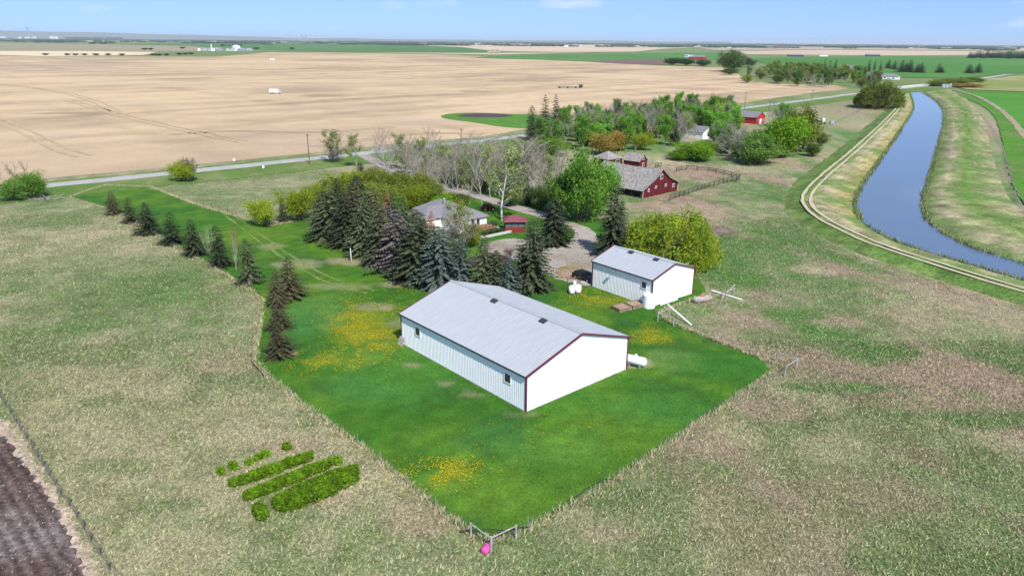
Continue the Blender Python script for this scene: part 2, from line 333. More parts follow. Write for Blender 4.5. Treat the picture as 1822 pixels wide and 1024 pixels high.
YEL = np.array((.42, .36, .02))
LAWN_PX = [(868, 968), (820, 940), (775, 903), (725, 862), (635, 790), (560, 738), (480, 675), (452, 643), (462, 575), (466, 535), (440, 512), (370, 472), (300, 432), (245, 397), (190, 372), (122, 352), (160, 338), (190, 330), (268, 333), (350, 365), (430, 388), (480, 402), (520, 395), (560, 385), (600, 380), (700, 360), (770, 355), (860, 340), (905, 345), (1000, 365), (1080, 390), (1110, 430), (1130, 470), (1240, 490), (1260, 525), (1170, 556), (1195, 575), (1270, 605), (1390, 652), (1310, 708), (1230, 762), (1130, 832), (1060, 877), (940, 942)]
LAWN = Gs(LAWN_PX)
LP = [(640, 575, 60, 32, (.20, .22, .018), .6), (670, 600, 40, 25, (.20, .22, .018), .5), (610, 640, 60, 16, (.17, .21, .018), .5), (1080, 536, 50, 12, (.19, .22, .018), .5), (1160, 598, 40, 14, (.16, .21, .018), .5), (690, 655, 130, 60, (.075, .22, .04), .3), (640, 700, 80, 25, (.05, .16, .03), .6), (800, 850, 45, 18, (.16, .24, .025), .5), (560, 560, 60, 40, (.06, .18, .05), .5), (985, 800, 90, 30, (.10, .22, .03), .5), (870, 780, 70, 30, (.05, .15, .03), .5), (1170, 730, 90, 30, (.055, .17, .03), .5), (1200, 640, 50, 20, (.15, .24, .06), .5), (1290, 650, 90, 20, (.04, .15, .018), .6),
      (660, 545, 30, 8, STRAW*.7, .5), (705, 575, 20, 10, STRAW*.7, .45), (690, 548, 14, 5, PINK*.9, .7), (735, 650, 12, 4, PINK, .7), (840, 702, 22, 4, STRAW*.6, .5), (790, 682, 9, 3, PINK*.9, .6), (625, 465, 40, 8, PINK, .6), (720, 505, 45, 8, PINK, .6), (500, 628, 24, 6, PINK, .9), (480, 440, 25, 8, STRAW*.8, .5), (530, 470, 40, 9, STRAW*.8, .6), (600, 510, 60, 6, STRAW*.8, .4), (1130, 645, 28, 9, STRAW, .8), (930, 737, 30, 3, STRAW*.6, .5), (400, 345, 60, 10, (.13, .2, .06), .3)]
def lawncol(X, Y):
    n = fbm(X, Y, 9, 41, 5); n2 = fbm(X, Y, 2.2, 43, 3)
    c = mixc(np.tile(np.array((.041, .128, .013)), (len(X), 1)), (.085, .172, .017), sm(.38, .75, n))
    c = c*(0.8+.4*n2[:, None]); c = mixc(c, (.028, .092, .022), sm(.50, .75, fbm(X, Y, 5, 77, 4))*.6)
    u = X*.66-Y*.75
    c = c*(1+.07*np.sin(u*2.2))[:, None]
    return patch(c, X, Y, LP, .8, 3.0)
sheet('lawn', None, .03, lawncol, M['lawn'], .9, .22, 1, pts=LAWN)

# stubble field beyond the road
ca, sa = math.cos(R(43)), math.sin(R(43))
SP = [(140, 202, 85, 2.2, (.22, .17, .12), .75), (310, 157, 35, 1.6, (.30, .23, .16), .7), (570, 170, 35, 2.5, (.25, .20, .12), .8), (850, 163, 32, 1.4, (.24, .17, .12), .75), (700, 128, 30, 1.5, (.3, .24, .17), .7), (1110, 124, 50, 1.2, (.3, .23, .17), .6), (225, 135, 40, .9, (.36, .28, .19), .7), (260, 185, 70, 4, (.42, .33, .23), .5), (620, 190, 120, 5, (.43, .34, .24), .5), (870, 205, 75, 3.2, (.075, .06, .07), .95), (60, 240, 80, 6, (.45, .36, .26), .4), (500, 235, 150, 10, (.42, .32, .24), .4), (580, 258, 140, 8, (.40, .30, .24), .5), (760, 215, 90, 8, (.44, .34, .26), .4), (1190, 130, 60, 2, (.42, .33, .24), .5), (1240, 158, 50, 2.5, (.30, .2, .15), .6), (1060, 175, 90, 3, (.36, .28, .21), .4), (100, 115, 120, 3, (.45, .37, .26), .5), (380, 150, 200, 3, (.42, .33, .23), .35), (130, 145, 150, 4, (.58, .45, .28), .4), (700, 145, 200, 4, (.60, .46, .29), .4), (450, 110, 200, 3, (.60, .46, .28), .5), (1150, 185, 40, 2.5, (.22, .15, .12), .5)]
def stubcol(X, Y):
    u = X*ca+Y*sa; v = -X*sa+Y*ca
    n = fbm(u*.25, v, 22, 61, 5); n2 = fbm(u*.04, v, 5, 65, 3); n3 = fbm(X, Y, 120, 67, 4)
    c = mixc(np.tile(np.array((.54, .40, .245)), (len(X), 1)), (.30, .22, .145), sm(.36, .72, n*.55+n3*.45)*.85)
    c = c*(.90+.2*n2)[:, None]; c = c*(1-.16*sm(.70, .74, vn(v*1.0, u*.015, 9, 5)))[:, None]*(1-.12*sm(.74, .78, vn(u*1.0, v*.01, 16, 15)))[:, None]
    c = mixc(c, (.47, .345, .23), sm(330, 230, Y)*.5)
    return patch(c, X, Y, SP, .5, 16)
STUB_PX = [(-420, 372), (0, 328), (100, 316), (300, 298), (450, 283), (580, 270), (740, 252), (830, 246), (880, 240), (960, 225), (1100, 206), (1320, 183), (1440, 166), (1510, 158), (1488, 152), (1400, 150), (1330, 143), (1312, 131), (1290, 120), (1170, 117), (1060, 111), (900, 104), (820, 98), (620, 94), (480, 93), (390, 101), (250, 101), (80, 101), (0, 99), (-420, 97)]
sheet('stubble_field', STUB_PX, .06, stubcol, M['field'], 9, .6, 0)
sheet('grass_waterway', [(780, 208), (800, 202), (850, 201), (900, 203), (940, 204), (1000, 206), (1010, 222), (940, 230), (890, 226), (850, 219), (800, 213)], .10, flatcol((.085, .20, .03), .2), M['lawn'], 4, .3)
sheet('wet_hollow', [(808, 207), (830, 203), (870, 201.5), (905, 204), (915, 207), (890, 209), (840, 209.5)], .14, flatcol((.085, .06, .07), .2), M['field'], 4, .3)
# far fields: (name, polygon, colour, mix colour)
FARF = [
    ('far_field', [(-600, 96), (-600, 72), (0, 76), (340, 82), (400, 90), (250, 93), (0, 92)], (.27, .24, .15), (.33, .27, .17)),
    ('far_field', [(-600, 101), (-600, 94), (0, 91), (150, 91), (280, 93), (255, 98), (80, 100.5), (0, 98)], (.62, .50, .33), None),
    ('far_crop', [(200, 79), (420, 74.5), (620, 76), (820, 84), (900, 93), (900, 97), (820, 97), (620, 93), (520, 91), (430, 86), (330, 82)], (.075, .17, .045), (.11, .19, .07)),
    ('far_field', [(360, 76), (380, 72), (450, 72), (520, 74), (480, 76.5)], (.5, .4, .27), None),
    ('far_field', [(270, 75), (200, 74), (-100, 69), (-600, 66), (-600, 64), (0, 66), (300, 71)], (.5, .41, .28), None),
    ('far_field', [(640, 77), (700, 75.5), (1100, 80.5), (1250, 81), (1240, 84), (1180, 87), (1130, 92), (1000, 93), (880, 91), (820, 84)], (.52, .41, .29), (.42, .34, .24)),
    ('far_crop', [(834, 103), (900, 99.5), (1000, 96.5), (1120, 95), (1280, 94), (1290, 105), (1200, 108), (1170, 113), (1060, 109), (900, 105)], (.075, .19, .04), (.10, .20, .06)),
    ('far_plough', [(1050, 108.5), (1130, 105), (1185, 106), (1200, 112), (1175, 116), (1060, 111)], (.16, .115, .095), None),
    ('far_field', [(1000, 94), (1060, 93.5), (880, 97.5), (850, 97), (640, 93.6), (820, 94.4)], (.48, .38, .26), None),
    ('far_field', [(1240, 85), (1500, 83), (1822, 83.5), (2500, 87), (2500, 92), (1822, 91), (1500, 88), (1280, 89.5)], (.40, .31, .235), (.46, .36, .27)),
    ('far_field', [(1310, 91), (1480, 89), (1800, 92), (1730, 98), (1600, 99), (1440, 98), (1330, 97)], (.50, .39, .285), (.44, .34, .25)),
    ('far_crop', [(1330, 104), (1440, 101), (1600, 100.5), (1740, 101), (2300, 110), (2300, 150), (1822, 130), (1700, 140), (1590, 138), (1500, 130), (1400, 125)], (.068, .185, .035), (.085, .21, .045)),
    ('crop_field', [(1700, 160), (1822, 165), (2200, 190), (2200, 330), (1900, 300), (1822, 240), (1800, 212), (1775, 190), (1740, 172)], (.062, .20, .022), (.08, .23, .03)),
    ('hay_slope', [(1690, 152), (1740, 143), (1822, 134), (2100, 140), (2100, 170), (1822, 164), (1720, 160)], (.20, .24, .07), (.34, .29, .16)),
]
for k, (nm, px, c, c2) in enumerate(FARF):
    px = [(x, max(y, 76.6+(x-911)*.0075)) for x, y in px]; gs = Gs(px); sz = max(max(p.x for p in gs)-min(p.x for p in gs), max(p.y for p in gs)-min(p.y for p in gs))
    sheet(nm, px, .12+.03*k if nm != 'crop_field' else .06, flatcol(c, .10, sz/14, c2), M['field'], max(sz/45, 4), 1, 0)
# ploughed field at the lower left corner
def soilcol(X, Y):
    u = X*ca+Y*sa; v = -X*sa+Y*ca
    c = np.tile(np.array((.098, .066, .057)), (len(X), 1)); c = mixc(c, (.155, .125, .118), sm(.4, .7, fbm(X, Y, 6, 3, 4)))
    e = G(165, 985)-G(0, 752); e.normalize()
    return c*(1+.35*np.sin((X*e.y-Y*e.x)*6.5+fbm(X, Y, 3, 9, 2)*2))[:, None]*(.7+.6*vn(X, Y, .5, 4))[:, None]
PLOUGH_PX = [(-60, 700), (0, 752), (30, 795), (75, 855), (118, 920), (150, 990), (175, 1060), (-60, 1060), (-60, 700)]
sheet('ploughed_field', PLOUGH_PX, .03, soilcol, M['soil'], .24, .22, 1)
sheet('verge', [(-70, 690), (0, 735), (40, 785), (88, 850), (130, 915), (165, 985), (195, 1060), (160, 1060), (140, 990), (108, 920), (65, 855), (20, 795), (-10, 765)], .05, flatcol((.42, .33, .25), .25, 3), M['straw'], .6, .35, 1)
# road, driveway, garden
ROAD_PX = [(-300, 370), (0, 339), (100, 329), (200, 319.5), (300, 309), (450, 294), (580, 280), (740, 263), (825, 254), (1000, 234), (1200, 210), (1325, 192), (1440, 178), (1530, 165.5), (1600, 158), (1665, 151)]
strip('road_ditch', [(x, y+(7 if x < 900 else 4)) for x, y in ROAD_PX], 26, .09, flatcol((.10, .18, .035), .3, 8, (.20, .21, .09)), M['lawn'], jit=1.0)
strip('gravel_road', ROAD_PX, 6.6, .13, flatcol((.37, .36, .34), .12, 5), M['gravel'], jit=.3)
strip('gravel_road', [(1660, 151.5), (1700, 148), (1740, 141), (1790, 133), (1822, 127), (1900, 118)], 7, .14, flatcol((.40, .38, .35), .12, 5), M['gravel'])
strip('gravel_drive', [(640, 272), (665, 286), (690, 299), (740, 318), (800, 335), (860, 352), (905, 366), (950, 379), (1000, 393)], 4.5, .12, flatcol((.32, .285, .25), .15, 4), M['gravel'], jit=.2)
sheet('gravel_yard', [(985, 388), (1012, 395), (1040, 402), (1058, 412), (1065, 430), (1060, 450), (1062, 470), (1070, 500), (1050, 512), (1000, 500), (975, 492), (960, 480), (925, 470), (900, 455), (862, 448), (855, 436), (890, 426), (925, 424), (960, 432), (985, 438), (1010, 432), (1025, 420), (1022, 408), (1005, 400)], .07, flatcol((.34, .30, .26), .18, 4, (.27, .225, .18)), M['gravel'], 1.2, .2, 2)
sheet('garden_soil', [(828, 462), (860, 450), (900, 442), (915, 443), (925, 456), (900, 472), (870, 482), (835, 475)], .06, flatcol((.085, .05, .05), .25, 3), M['soil'], .8, .2)
sheet('bare_soil', [(985, 478), (1020, 470), (1045, 476), (1050, 498), (1020, 500), (990, 492)], .08, flatcol((.33, .22, .16), .3, 2, (.22, .20, .09)), M['soil'], .8, .2)
for pxs in ([(-40, 200), (0, 215), (60, 240), (105, 266), (150, 278)], [(120, 178), (215, 205), (300, 226), (430, 252)], [(0, 150), (90, 160), (160, 176), (215, 203)], [(300, 240), (420, 232), (560, 238), (700, 226)], [(560, 262), (680, 244), (770, 236), (860, 240)]):
    strip('field_track', pxs, 1.6, .16, flatcol((.43, .325, .20), .2, 6), M['field'], sides=(-2.2, 2.2), jit=.5)
# mown lane and tracks at the left
strip('wheel_track', [(395, 372), (450, 415), (500, 450), (545, 478), (600, 505), (660, 520)], .5, .06, flatcol((.17, .22, .07), .3, 2, (.09, .17, .03)), M['straw'], sides=(-.9, .9), jit=.2)
# ---------------------------------------------------------------- canal
CH = 1.3
ROWS = [((1619, 165), (1612, 168), (1600, 172), (1588, 174)), ((1627, 190), (1613, 188), (1598, 188), (1580, 190)), ((1620, 205), (1602, 204), (1584, 204), (1562, 206)), ((1600, 235), (1577, 232), (1557, 230), (1530, 232)), ((1570, 280), (1532, 277), (1508, 274), (1478, 274)), ((1540, 320), (1490, 315), (1462, 310), (1425, 310)),
        ((1522, 350), (1460, 344), (1432, 340), (1392, 345)), ((1521, 370), (1456, 360), (1426, 362), (1388, 375)), ((1532, 391), (1480, 381), (1450, 388), (1425, 405)), ((1560, 414), (1520, 401), (1495, 412), (1478, 432)), ((1600, 434), (1572, 424), (1550, 437), (1538, 458)), ((1680, 459), (1655, 451), (1640, 466), (1630, 488)), ((1750, 479), (1730, 474), (1720, 492), (1712, 514)), ((1860, 511), (1845, 508), (1838, 527), (1832, 550)), ((2000, 552), (1990, 549), (1980, 566), (1975, 590))]
def rows_mesh(name, rows, zs, cols, mat):
    lines = [smoothpoly([G(*r[j], zs[j]) for r in rows], 2, False) for j in range(len(zs))]
    n = len(lines[0]); fin = []; fc = []
    for j in range(len(zs)-1):
        for q in range(9):
            t = q/9; fin.append([a.lerp(b, t) for a, b in zip(lines[j], lines[j+1])]); fc.append(np.array(cols[j])*(1-t)+np.array(cols[j+1])*t)
    fin.append(lines[-1]); fc.append(np.array(cols[-1]))
    # subdivide along
    L2 = []
    for ln in fin:
        q = []
        for a, b in zip(ln, ln[1:]): q += [a.lerp(b, t/4) for t in range(4)]
        L2.append(q+[ln[-1]])
    m = len(L2[0]); V = np.array([p[:] for ln in L2 for p in ln]); cc = np.repeat(np.array(fc), m, 0)
    nn = fbm(V[:, 0], V[:, 1], 4, 13, 4); V[:, 2] += (nn-.5)*.4; cc = cc*(1+(fbm(V[:, 0], V[:, 1], 3, 19, 3)-.5)*1.3)[:, None]; cc = mixc(cc, (.10, .19, .04), sm(.47, .66, fbm(V[:, 0], V[:, 1], 7, 29, 5))*.75)
    i = np.arange(len(V)).reshape(len(L2), m)
    Fc = np.stack([i[:-1, :-1].ravel(), i[:-1, 1:].ravel(), i[1:, 1:].ravel(), i[1:, :-1].ravel()], 1)
    return tag(link(name, npmesh(name, V, Fc, mat, cc)), kind='structure')
DRY = (.42, .34, .21)
rows_mesh('canal_bank', ROWS, (-.15, CH, CH, -.12), [(.26, .23, .07), (.36, .30, .18), (.085, .165, .03), (.15, .19, .065)], M['straw'])
# middle line of the crest carries the two wheel ruts
TR = []
for r in ROWS:
    a, b = G(*r[1], CH), G(*r[2], CH); TR.append(a.lerp(b, .78))
strip('dirt_track', None, .75, .17, flatcol((.47, .39, .28), .15, 3), M['gravel'], pts=TR[1:], sides=(-.95, .95), jit=.13)
RROWS = [((1641, 165), (1650, 163), (1664, 161), (1690, 159)), ((1664, 178), (1676, 176), (1690, 172), (1712, 170)), ((1677, 193), (1694, 190), (1712, 188), (1732, 186)), ((1680, 212), (1698, 210), (1720, 208), (1748, 206)), ((1671, 258), (1694, 256), (1722, 254), (1762, 252)), ((1656, 308), (1684, 306), (1718, 304), (1772, 302)), ((1642, 350), (1674, 348), (1714, 346), (1790, 344)), ((1643, 378), (1682, 374), (1734, 370), (1805, 366)), ((1652, 395), (1695, 388), (1760, 382), (1830, 380)), ((1682, 419), (1730, 408), (1800, 400), (1870, 396)), ((1740, 446), (1790, 434), (1850, 424), (1910, 412)), ((1850, 478), (1890, 466), (1950, 452), (2000, 440)), ((2020, 530), (2050, 510), (2100, 490), (2140, 475))]
rows_mesh('canal_bank', RROWS, (-.15, .8, .9, .2), [(.085, .16, .035), (.31, .265, .16), (.13, .20, .045), (.32, .275, .165)], M['straw'])
MG = []
strip('mown_strip', [(1650, 161.5), (1690, 166), (1720, 173), (1755, 185), (1785, 205), (1800, 235), (1812, 270), (1826, 310), (1850, 360), (1900, 400)], 9, .30, flatcol((.075, .19, .022), .25, 5, (.14, .18, .05)), M['lawn'], jit=.5)
strip('verge', [(1697, 160), (1740, 172), (1775, 191), (1800, 214), (1822, 243), (1870, 290)], 3, .42, flatcol((.29, .26, .16), .2, 4), M['straw'], jit=.5)
wm, wt, wb = _pr('canal_water'); wb.inputs['Base Color'].default_value = (.10, .14, .215, 1); wb.inputs['Roughness'].default_value = .06; wb.inputs['IOR'].default_value = 1.45
wn = wt.nodes.new('ShaderNodeTexNoise'); wn.inputs['Scale'].default_value = .7; wn.inputs['Detail'].default_value = 5; wbm = wt.nodes.new('ShaderNodeBump'); wbm.inputs['Strength'].default_value = .12; wbm.inputs['Distance'].default_value = .03
wtc = wt.nodes.new('ShaderNodeTexCoord'); wt.links.new(wtc.outputs['Object'], wn.inputs['Vector']); wt.links.new(wn.outputs[0], wbm.inputs['Height']); wt.links.new(wbm.outputs[0], wb.inputs['Normal'])
wl = smoothpoly([G(*r[0]) for r in ROWS], 2, False); wr = smoothpoly([G(*r[0]) for r in RROWS], 2, False)
sheet('canal_water', None, .08, flatcol((.05, .08, .12)), wm, 6, 0, 0, pts=[p+Vector((-.5, -.3, 0)) for p in wl]+[p+Vector((.5, .3, 0)) for p in reversed(wr)])
# ---------------------------------------------------------------- tree meshes
def quads_mesh(name, P, U, Vv, col, mat):       # kites/quads centred at P with half axes U, Vv
    n = len(P); V = np.empty((n, 4, 3)); V[:, 0] = P-U; V[:, 1] = P-Vv; V[:, 2] = P+U; V[:, 3] = P+Vv
    Fc = np.arange(n*4).reshape(n, 4); return npmesh(name, V.reshape(-1, 3), Fc, mat, np.repeat(col, 4, 0))
def unit(v): return v/np.maximum(np.linalg.norm(v, axis=-1, keepdims=True), 1e-9)
def spruce_mesh(seed, h=10.0, rad=2.6, whorls=25, lean=0.0, gap=0.0, power=.8, sub=1):
    r = np.random.RandomState(seed); P = []; U = []; V = []; Cc = []
    for k in range(whorls):
        t = k/(whorls-1); z = h*(.04+.95*t); L0 = rad*(1-t)**power*(1 if t > .12 else .75+.25*t/.12)+.12
        nb = int(round(6+5*(1-t)))
        for b in range(nb):
            if r.rand() < gap: continue
            a = 2*math.pi*(b+r.uniform(-.35, .35))/nb+k*2.4; L = L0*r.uniform(.68, 1.18); zz = z+r.uniform(-.2, .2)*h/whorls*1.5
            rise = (.30*t-.18)*L; ns = max(2, int(L/.30)); tint = r.uniform(.65, 1.3); L *= .72+.55*float(vn(np.array([math.cos(a)*2+9.]), np.array([math.sin(a)*2+k*.28]), 1.0, seed+3)[0])
            for s in range(1, ns+1):
                q = s/ns; x = L*q; y = rise*q-.22*L*q*q+.10*L*q**4
                c = np.array((math.cos(a)*x, math.sin(a)*x, zz+y)); d = np.array((math.cos(a), math.sin(a), rise/L-.44*q))
                sd_ = np.array((-math.sin(a), math.cos(a), 0)); tw = (.24*L*(1.05-q)+.17)
                for sg in (-1, 1):
                    dirn = sg*sd_*.9+d*.75+np.array((0, 0, -.28+r.uniform(-.25, .2))); dirn /= np.linalg.norm(dirn); tl = tw*r.uniform(.7, 1.2)
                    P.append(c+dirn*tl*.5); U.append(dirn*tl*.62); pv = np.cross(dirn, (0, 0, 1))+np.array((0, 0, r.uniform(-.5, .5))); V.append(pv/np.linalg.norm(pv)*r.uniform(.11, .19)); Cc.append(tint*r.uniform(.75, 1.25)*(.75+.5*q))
                if s == ns or r.rand() < .4:
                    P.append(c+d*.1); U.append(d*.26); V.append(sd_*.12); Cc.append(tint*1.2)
    P.append(np.array((0, 0, h*.985))); U.append(np.array((0, 0, h*.03))); V.append(np.array((.08, 0, 0))); Cc.append(1)
    Cc = np.array(Cc)[:, None]*np.array((1, 1, 1))
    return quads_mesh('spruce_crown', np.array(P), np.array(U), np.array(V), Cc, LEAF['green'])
def trunk_mesh(name, segs, mat, n=5):
    m = MB()
    for pts, rad in segs: m.tube(pts, rad, n, False)
    me = bpy.data.meshes.new(name); me.from_pydata(m.v, [], m.f); me.materials.append(mat); me.polygons.foreach_set('use_smooth', [True]*len(me.polygons)); return me
def skeleton(seed, h, spread, levels, kids, stems=1, up=.55, base=.12, first=.25, r0=.16):
    rng = random.Random(seed); segs = [[] for _ in range(levels+1)]; tips = []
    def grow(p, d, L, rad, lv):
        pts = [p]; rads = [rad]; n = 4; q = p.copy(); dd = d.copy()
        for k in range(n):
            dd = (dd+Vector((rng.gauss(0, .13), rng.gauss(0, .13), .10*up))).normalized(); q = q+dd*L/n; pts.append(q.copy()); rads.append(rad*(1-.7*(k+1)/n))
        segs[lv].append((pts, rads))
        if lv == levels: tips.append((pts[0], pts[-1])); return
        if lv == levels-1: tips.append((pts[2], pts[-1]))
        m = kids[lv]
        for j in range(m):
            t = first+(1-first)*(j+rng.random()*.8)/m if lv == 0 else .3+.7*(j+rng.random())/m; t = min(t, .99)
            i = min(int(t*n), n-1); s = pts[i].lerp(pts[i+1], t*n-i); a = rng.uniform(0, 2*math.pi)
            side = Vector((math.cos(a), math.sin(a), 0)); cd_ = (dd*up+side*spread+Vector((0, 0, .25*up))).normalized()
            grow(s, cd_, L*rng.uniform(.38, .62)*(1.05-.45*t if lv == 0 else .9), max(rads[i]*.55, .012), lv+1)
    for s in range(stems):
        a = rng.uniform(0, 6.28); lean = (0 if stems == 1 else rng.uniform(.12, .45))
        grow(Vector((math.cos(a)*base, math.sin(a)*base, -.1)) if stems > 1 else Vector((0, 0, -.1)), Vector((math.cos(a)*lean, math.sin(a)*lean, 1)).normalized(), h*rng.uniform(.8, 1) if stems > 1 else h*.88, r0, 0)
    return segs, tips
def leaves_mesh(name, tips, n, rad, size, seed, mat, clump=.35, flat=.6):
    r = np.random.RandomState(seed); A = np.array([t[0][:] for t in tips]); B = np.array([t[1][:] for t in tips])
    w_ = np.linalg.norm(B-A, axis=1); ix = r.choice(len(A), n, p=w_/w_.sum()); t = r.rand(n, 1)**.7
    P = A[ix]*(1-t)+B[ix]*t+r.normal(0, rad, (n, 3)); d = unit(r.normal(0, 1, (n, 3))+np.array((0, 0, -.15))); e = unit(np.cross(d, r.normal(0, 1, (n, 3)))); sz = size*r.uniform(.55, 1.35, (n, 1))
    tint = (r.uniform(.7, 1.3, len(A))[ix]*r.uniform(.75, 1.25, n))[:, None]; hue = r.uniform(-.12, .12, (len(A), 1))[ix]
    col = tint*np.hstack([1+hue*1.4, np.ones((n, 1)), 1-hue]); P[:, 2] = np.maximum(P[:, 2], .1)
    return quads_mesh(name, P, d*sz, e*sz*.62, col, mat)
def twig_mesh(name, segs, mat, wmin, seed):
    m = MB(); 
    for pts, rad in segs: m.tube([pts[0], pts[2], pts[-1]], [max(rad[0], wmin), max(rad[2], wmin), wmin*.6], 3, False)
    r = np.random.RandomState(seed); me = bpy.data.meshes.new(name); me.from_pydata(m.v, [], m.f); me.materials.append(mat)
    setcol(me, np.repeat(r.uniform(.7, 1.3, (len(segs), 1)), 9, 0)*np.ones((1, 3))); return me
PROTO = {}
def dome_proto(nm, seed, h, w_, n, size):
    r = np.random.RandomState(seed); tips = []
    for k in range(420):
        a = r.uniform(0, 6.283); el = math.asin(r.uniform(-.05, 1)); q = 1+.10*math.sin(3*a+seed)+.08*math.sin(5*a+2*el)+r.normal(0, .05)
        p = Vector((math.cos(a)*math.cos(el)*w_, math.sin(a)*math.cos(el)*w_, .18*h+math.sin(el)*h*.80))*q; p.z = max(p.z, .2); tips.append((p*.72, p))
    segs = [([(0, 0, -.1), (t[1].x*.35, t[1].y*.35, t[1].z*.5), t[1][:]], [.10, .06, .012]) for t in tips[::9]]
    PROTO[nm] = (leaves_mesh('leaf_crown', tips, n, .28, size, seed, LEAF['willow']), trunk_mesh('trunk', segs, M['bark']), h, w_)
for k in range(2): dome_proto('dome%d' % k, 130+k, 7.5, 6.5, 17000, .17)
def spruce_proto(k, **kw):
    cm = spruce_mesh(k, **kw); h = kw.get('h', 10.0)
    PROTO['spruce%d' % k] = (cm, trunk_mesh('trunk', [([(0, 0, -.2), (0, 0, h*.5), (0, 0, h*.97)], [.2, .11, .02])], M['bark'], 6), h, kw.get('rad', 2.6))
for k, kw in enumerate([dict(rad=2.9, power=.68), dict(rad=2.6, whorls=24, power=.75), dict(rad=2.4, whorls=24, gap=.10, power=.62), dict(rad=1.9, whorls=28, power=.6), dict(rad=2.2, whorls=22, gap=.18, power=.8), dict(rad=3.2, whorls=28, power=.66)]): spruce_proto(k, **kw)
def leafy_proto(nm, seed, h, spread, n, size, rad, kids=(9, 5), stems=1, r0=.17, first=.2, up=.55, bark='pale', barel=0):
    segs, tips = skeleton(seed, h, spread, len(kids), kids, stems, up, .3, first, r0)
    hh = max(p[1].z for p in tips); w_ = np.percentile([math.hypot(p[1].x, p[1].y) for p in tips], 90)+rad
    PROTO[nm] = (leaves_mesh('leaf_crown', tips, n, rad, size, seed, LEAF['poplar']), trunk_mesh('trunk', [s for l in segs[:2] for s in l]+(segs[2] if barel and len(segs) > 2 else []), M[bark]), hh+rad*.6, w_)
for k in range(3): leafy_proto('poplar%d' % k, 20+k, 12, .8, 10000, .24, .62, (13, 6), 1, .2, .15)
for k in range(2): leafy_proto('slim%d' % k, 30+k, 11, .45, 6000, .20, .42, (12, 4), 1, .14, .12, .8)
for k in range(2): leafy_proto('sparse%d' % k, 40+k, 11, .75, 2600, .17, .34, (11, 6), 1, .16, .2, .6, 'pale', 1)
for k in range(3): leafy_proto('willow%d' % k, 50+k, 5.0, .75, 9000, .13, .42, (7, 4), 9, .06, .15, .45, 'bark')
for k in range(2): leafy_proto('round%d' % k, 60+k, 8.5, .85, 10000, .22, .65, (9, 4), 5, .12, .12, .5, 'bark')
def bare_proto(nm, seed, h, spread, kids, stems=1, r0=.17, first=.25, up=.6, bark='pale', tw='twig', wmin=.022):
    segs, tips = skeleton(seed, h, spread, len(kids), kids, stems, up, .25, first, r0)
    hh = max(p[1].z for p in tips); w_ = np.percentile([math.hypot(p[1].x, p[1].y) for p in tips], 90)
    PROTO[nm] = (twig_mesh('bare_crown', [s for l in segs[2:] for s in l], LEAF[tw], wmin, seed), trunk_mesh('trunk', segs[0]+segs[1], M[bark]), hh, w_)
for k in range(3): bare_proto('bare%d' % k, 70+k, 12, .7, (11, 6, 4), 1, .17, .22)
for k in range(2): bare_proto('bareclump%d' % k, 80+k, 9, .5, (8, 5, 3), 4, .08, .2, .7)
bare_proto('bigbare', 90, 15, .95, (13, 7, 5), 2, .28, .15, .5, 'pale', 'twig', .028)
bare_proto('barebush', 91, 4.5, .6, (6, 5, 3), 8, .05, .15, .6, 'bark', 'twigd', .02)
TREES = []
def tree(kind, leaf, x, y, h, wscale, name, label, group=None, bark=None, rz=None, cat='tree'):
    cm, tm, ph, pw = PROTO[kind]; s = h/ph; sw = s if wscale is None else wscale/pw
    rng = random.Random('%s%.1f%.1f' % (kind, x, y)); o = empty(name, (x, y, 0), rng.uniform(0, 6.28) if rz is None else rz, label, cat, group)
    o.scale = (sw*rng.uniform(.9, 1.1), sw*rng.uniform(.9, 1.1), s)
    if kind[:3] == 'spr': o.rotation_euler[0] = rng.gauss(0, .025); o.rotation_euler[1] = rng.gauss(0, .025)
    c = link('crown', cm, o); t = link('trunk', tm, o)
    if leaf: c.material_slots[0].link = 'OBJECT'; c.material_slots[0].material = LEAF[leaf]
    if bark: t.material_slots[0].link = 'OBJECT'; t.material_slots[0].material = M[bark]
    TREES.append(o); return o
def tp(kind, leaf, bx, by, top, hw, name, label, group=None, **kw):   # base pixel, top pixel, half width in pixels
    g = G(bx, by); d = math.hypot(g.length, H)
    return tree(kind, leaf, g.x, g.y, HT(bx, by, top), hw*d/F*(1.22 if kind[:2] == 'sp' and kind[2] == 'r' else 1.12) if hw else None, name, label, group, **kw)
SPG = 'spruces planted in a row along the lawn'
for k, (a, b, t, hw, kd, lf, lb) in enumerate([
    (203, 381, 339, 13, 1, 'olive', 'small spruce at the far end of the lawn row, nearest the gravel road'), (233, 396, 351, 12, 2, 'olive', 'narrow ragged spruce, second in the row from the gravel road'), (266, 416, 360, 19, 1, 'dark', 'broad dark spruce, third in the row from the gravel road'),
    (307, 434, 378, 18, 2, 'dark', 'open branched spruce, fourth in the row from the gravel road'), (348, 454, 389, 19, 0, 'dark', 'dense dark spruce just beyond the thin bare saplings in the row'), (394, 474, 400, 18, 2, 'dark', 'gappy spruce standing between the two bare birch clumps'),
    (446, 503, 424, 22, 2, 'green', 'tall spruce with spreading tiers just in front of the white birch clump'), (515, 529, 459, 24, 1, 'olive', 'wide olive spruce, right one of the touching pair in the lawn row'), (493, 545, 476, 17, 0, 'olive', 'olive brown spruce, left one of the touching pair in the lawn row'),
    (497, 586, 526, 18, 2, 'olive', 'brownish spruce second nearest in the lawn row'), (499, 633, 574, 23, 4, 'olive', 'low ragged brown spruce, nearest in the lawn row, on a ring of bare soil')]):
    tp('spruce%d' % kd, lf, a, b, t, hw, 'spruce_tree', lb, SPG)
tp('bareclump0', 'twig', 373, 455, 396, 9, 'bare_sapling', 'thin leafless saplings between two dark spruces of the lawn row', bark='birch')
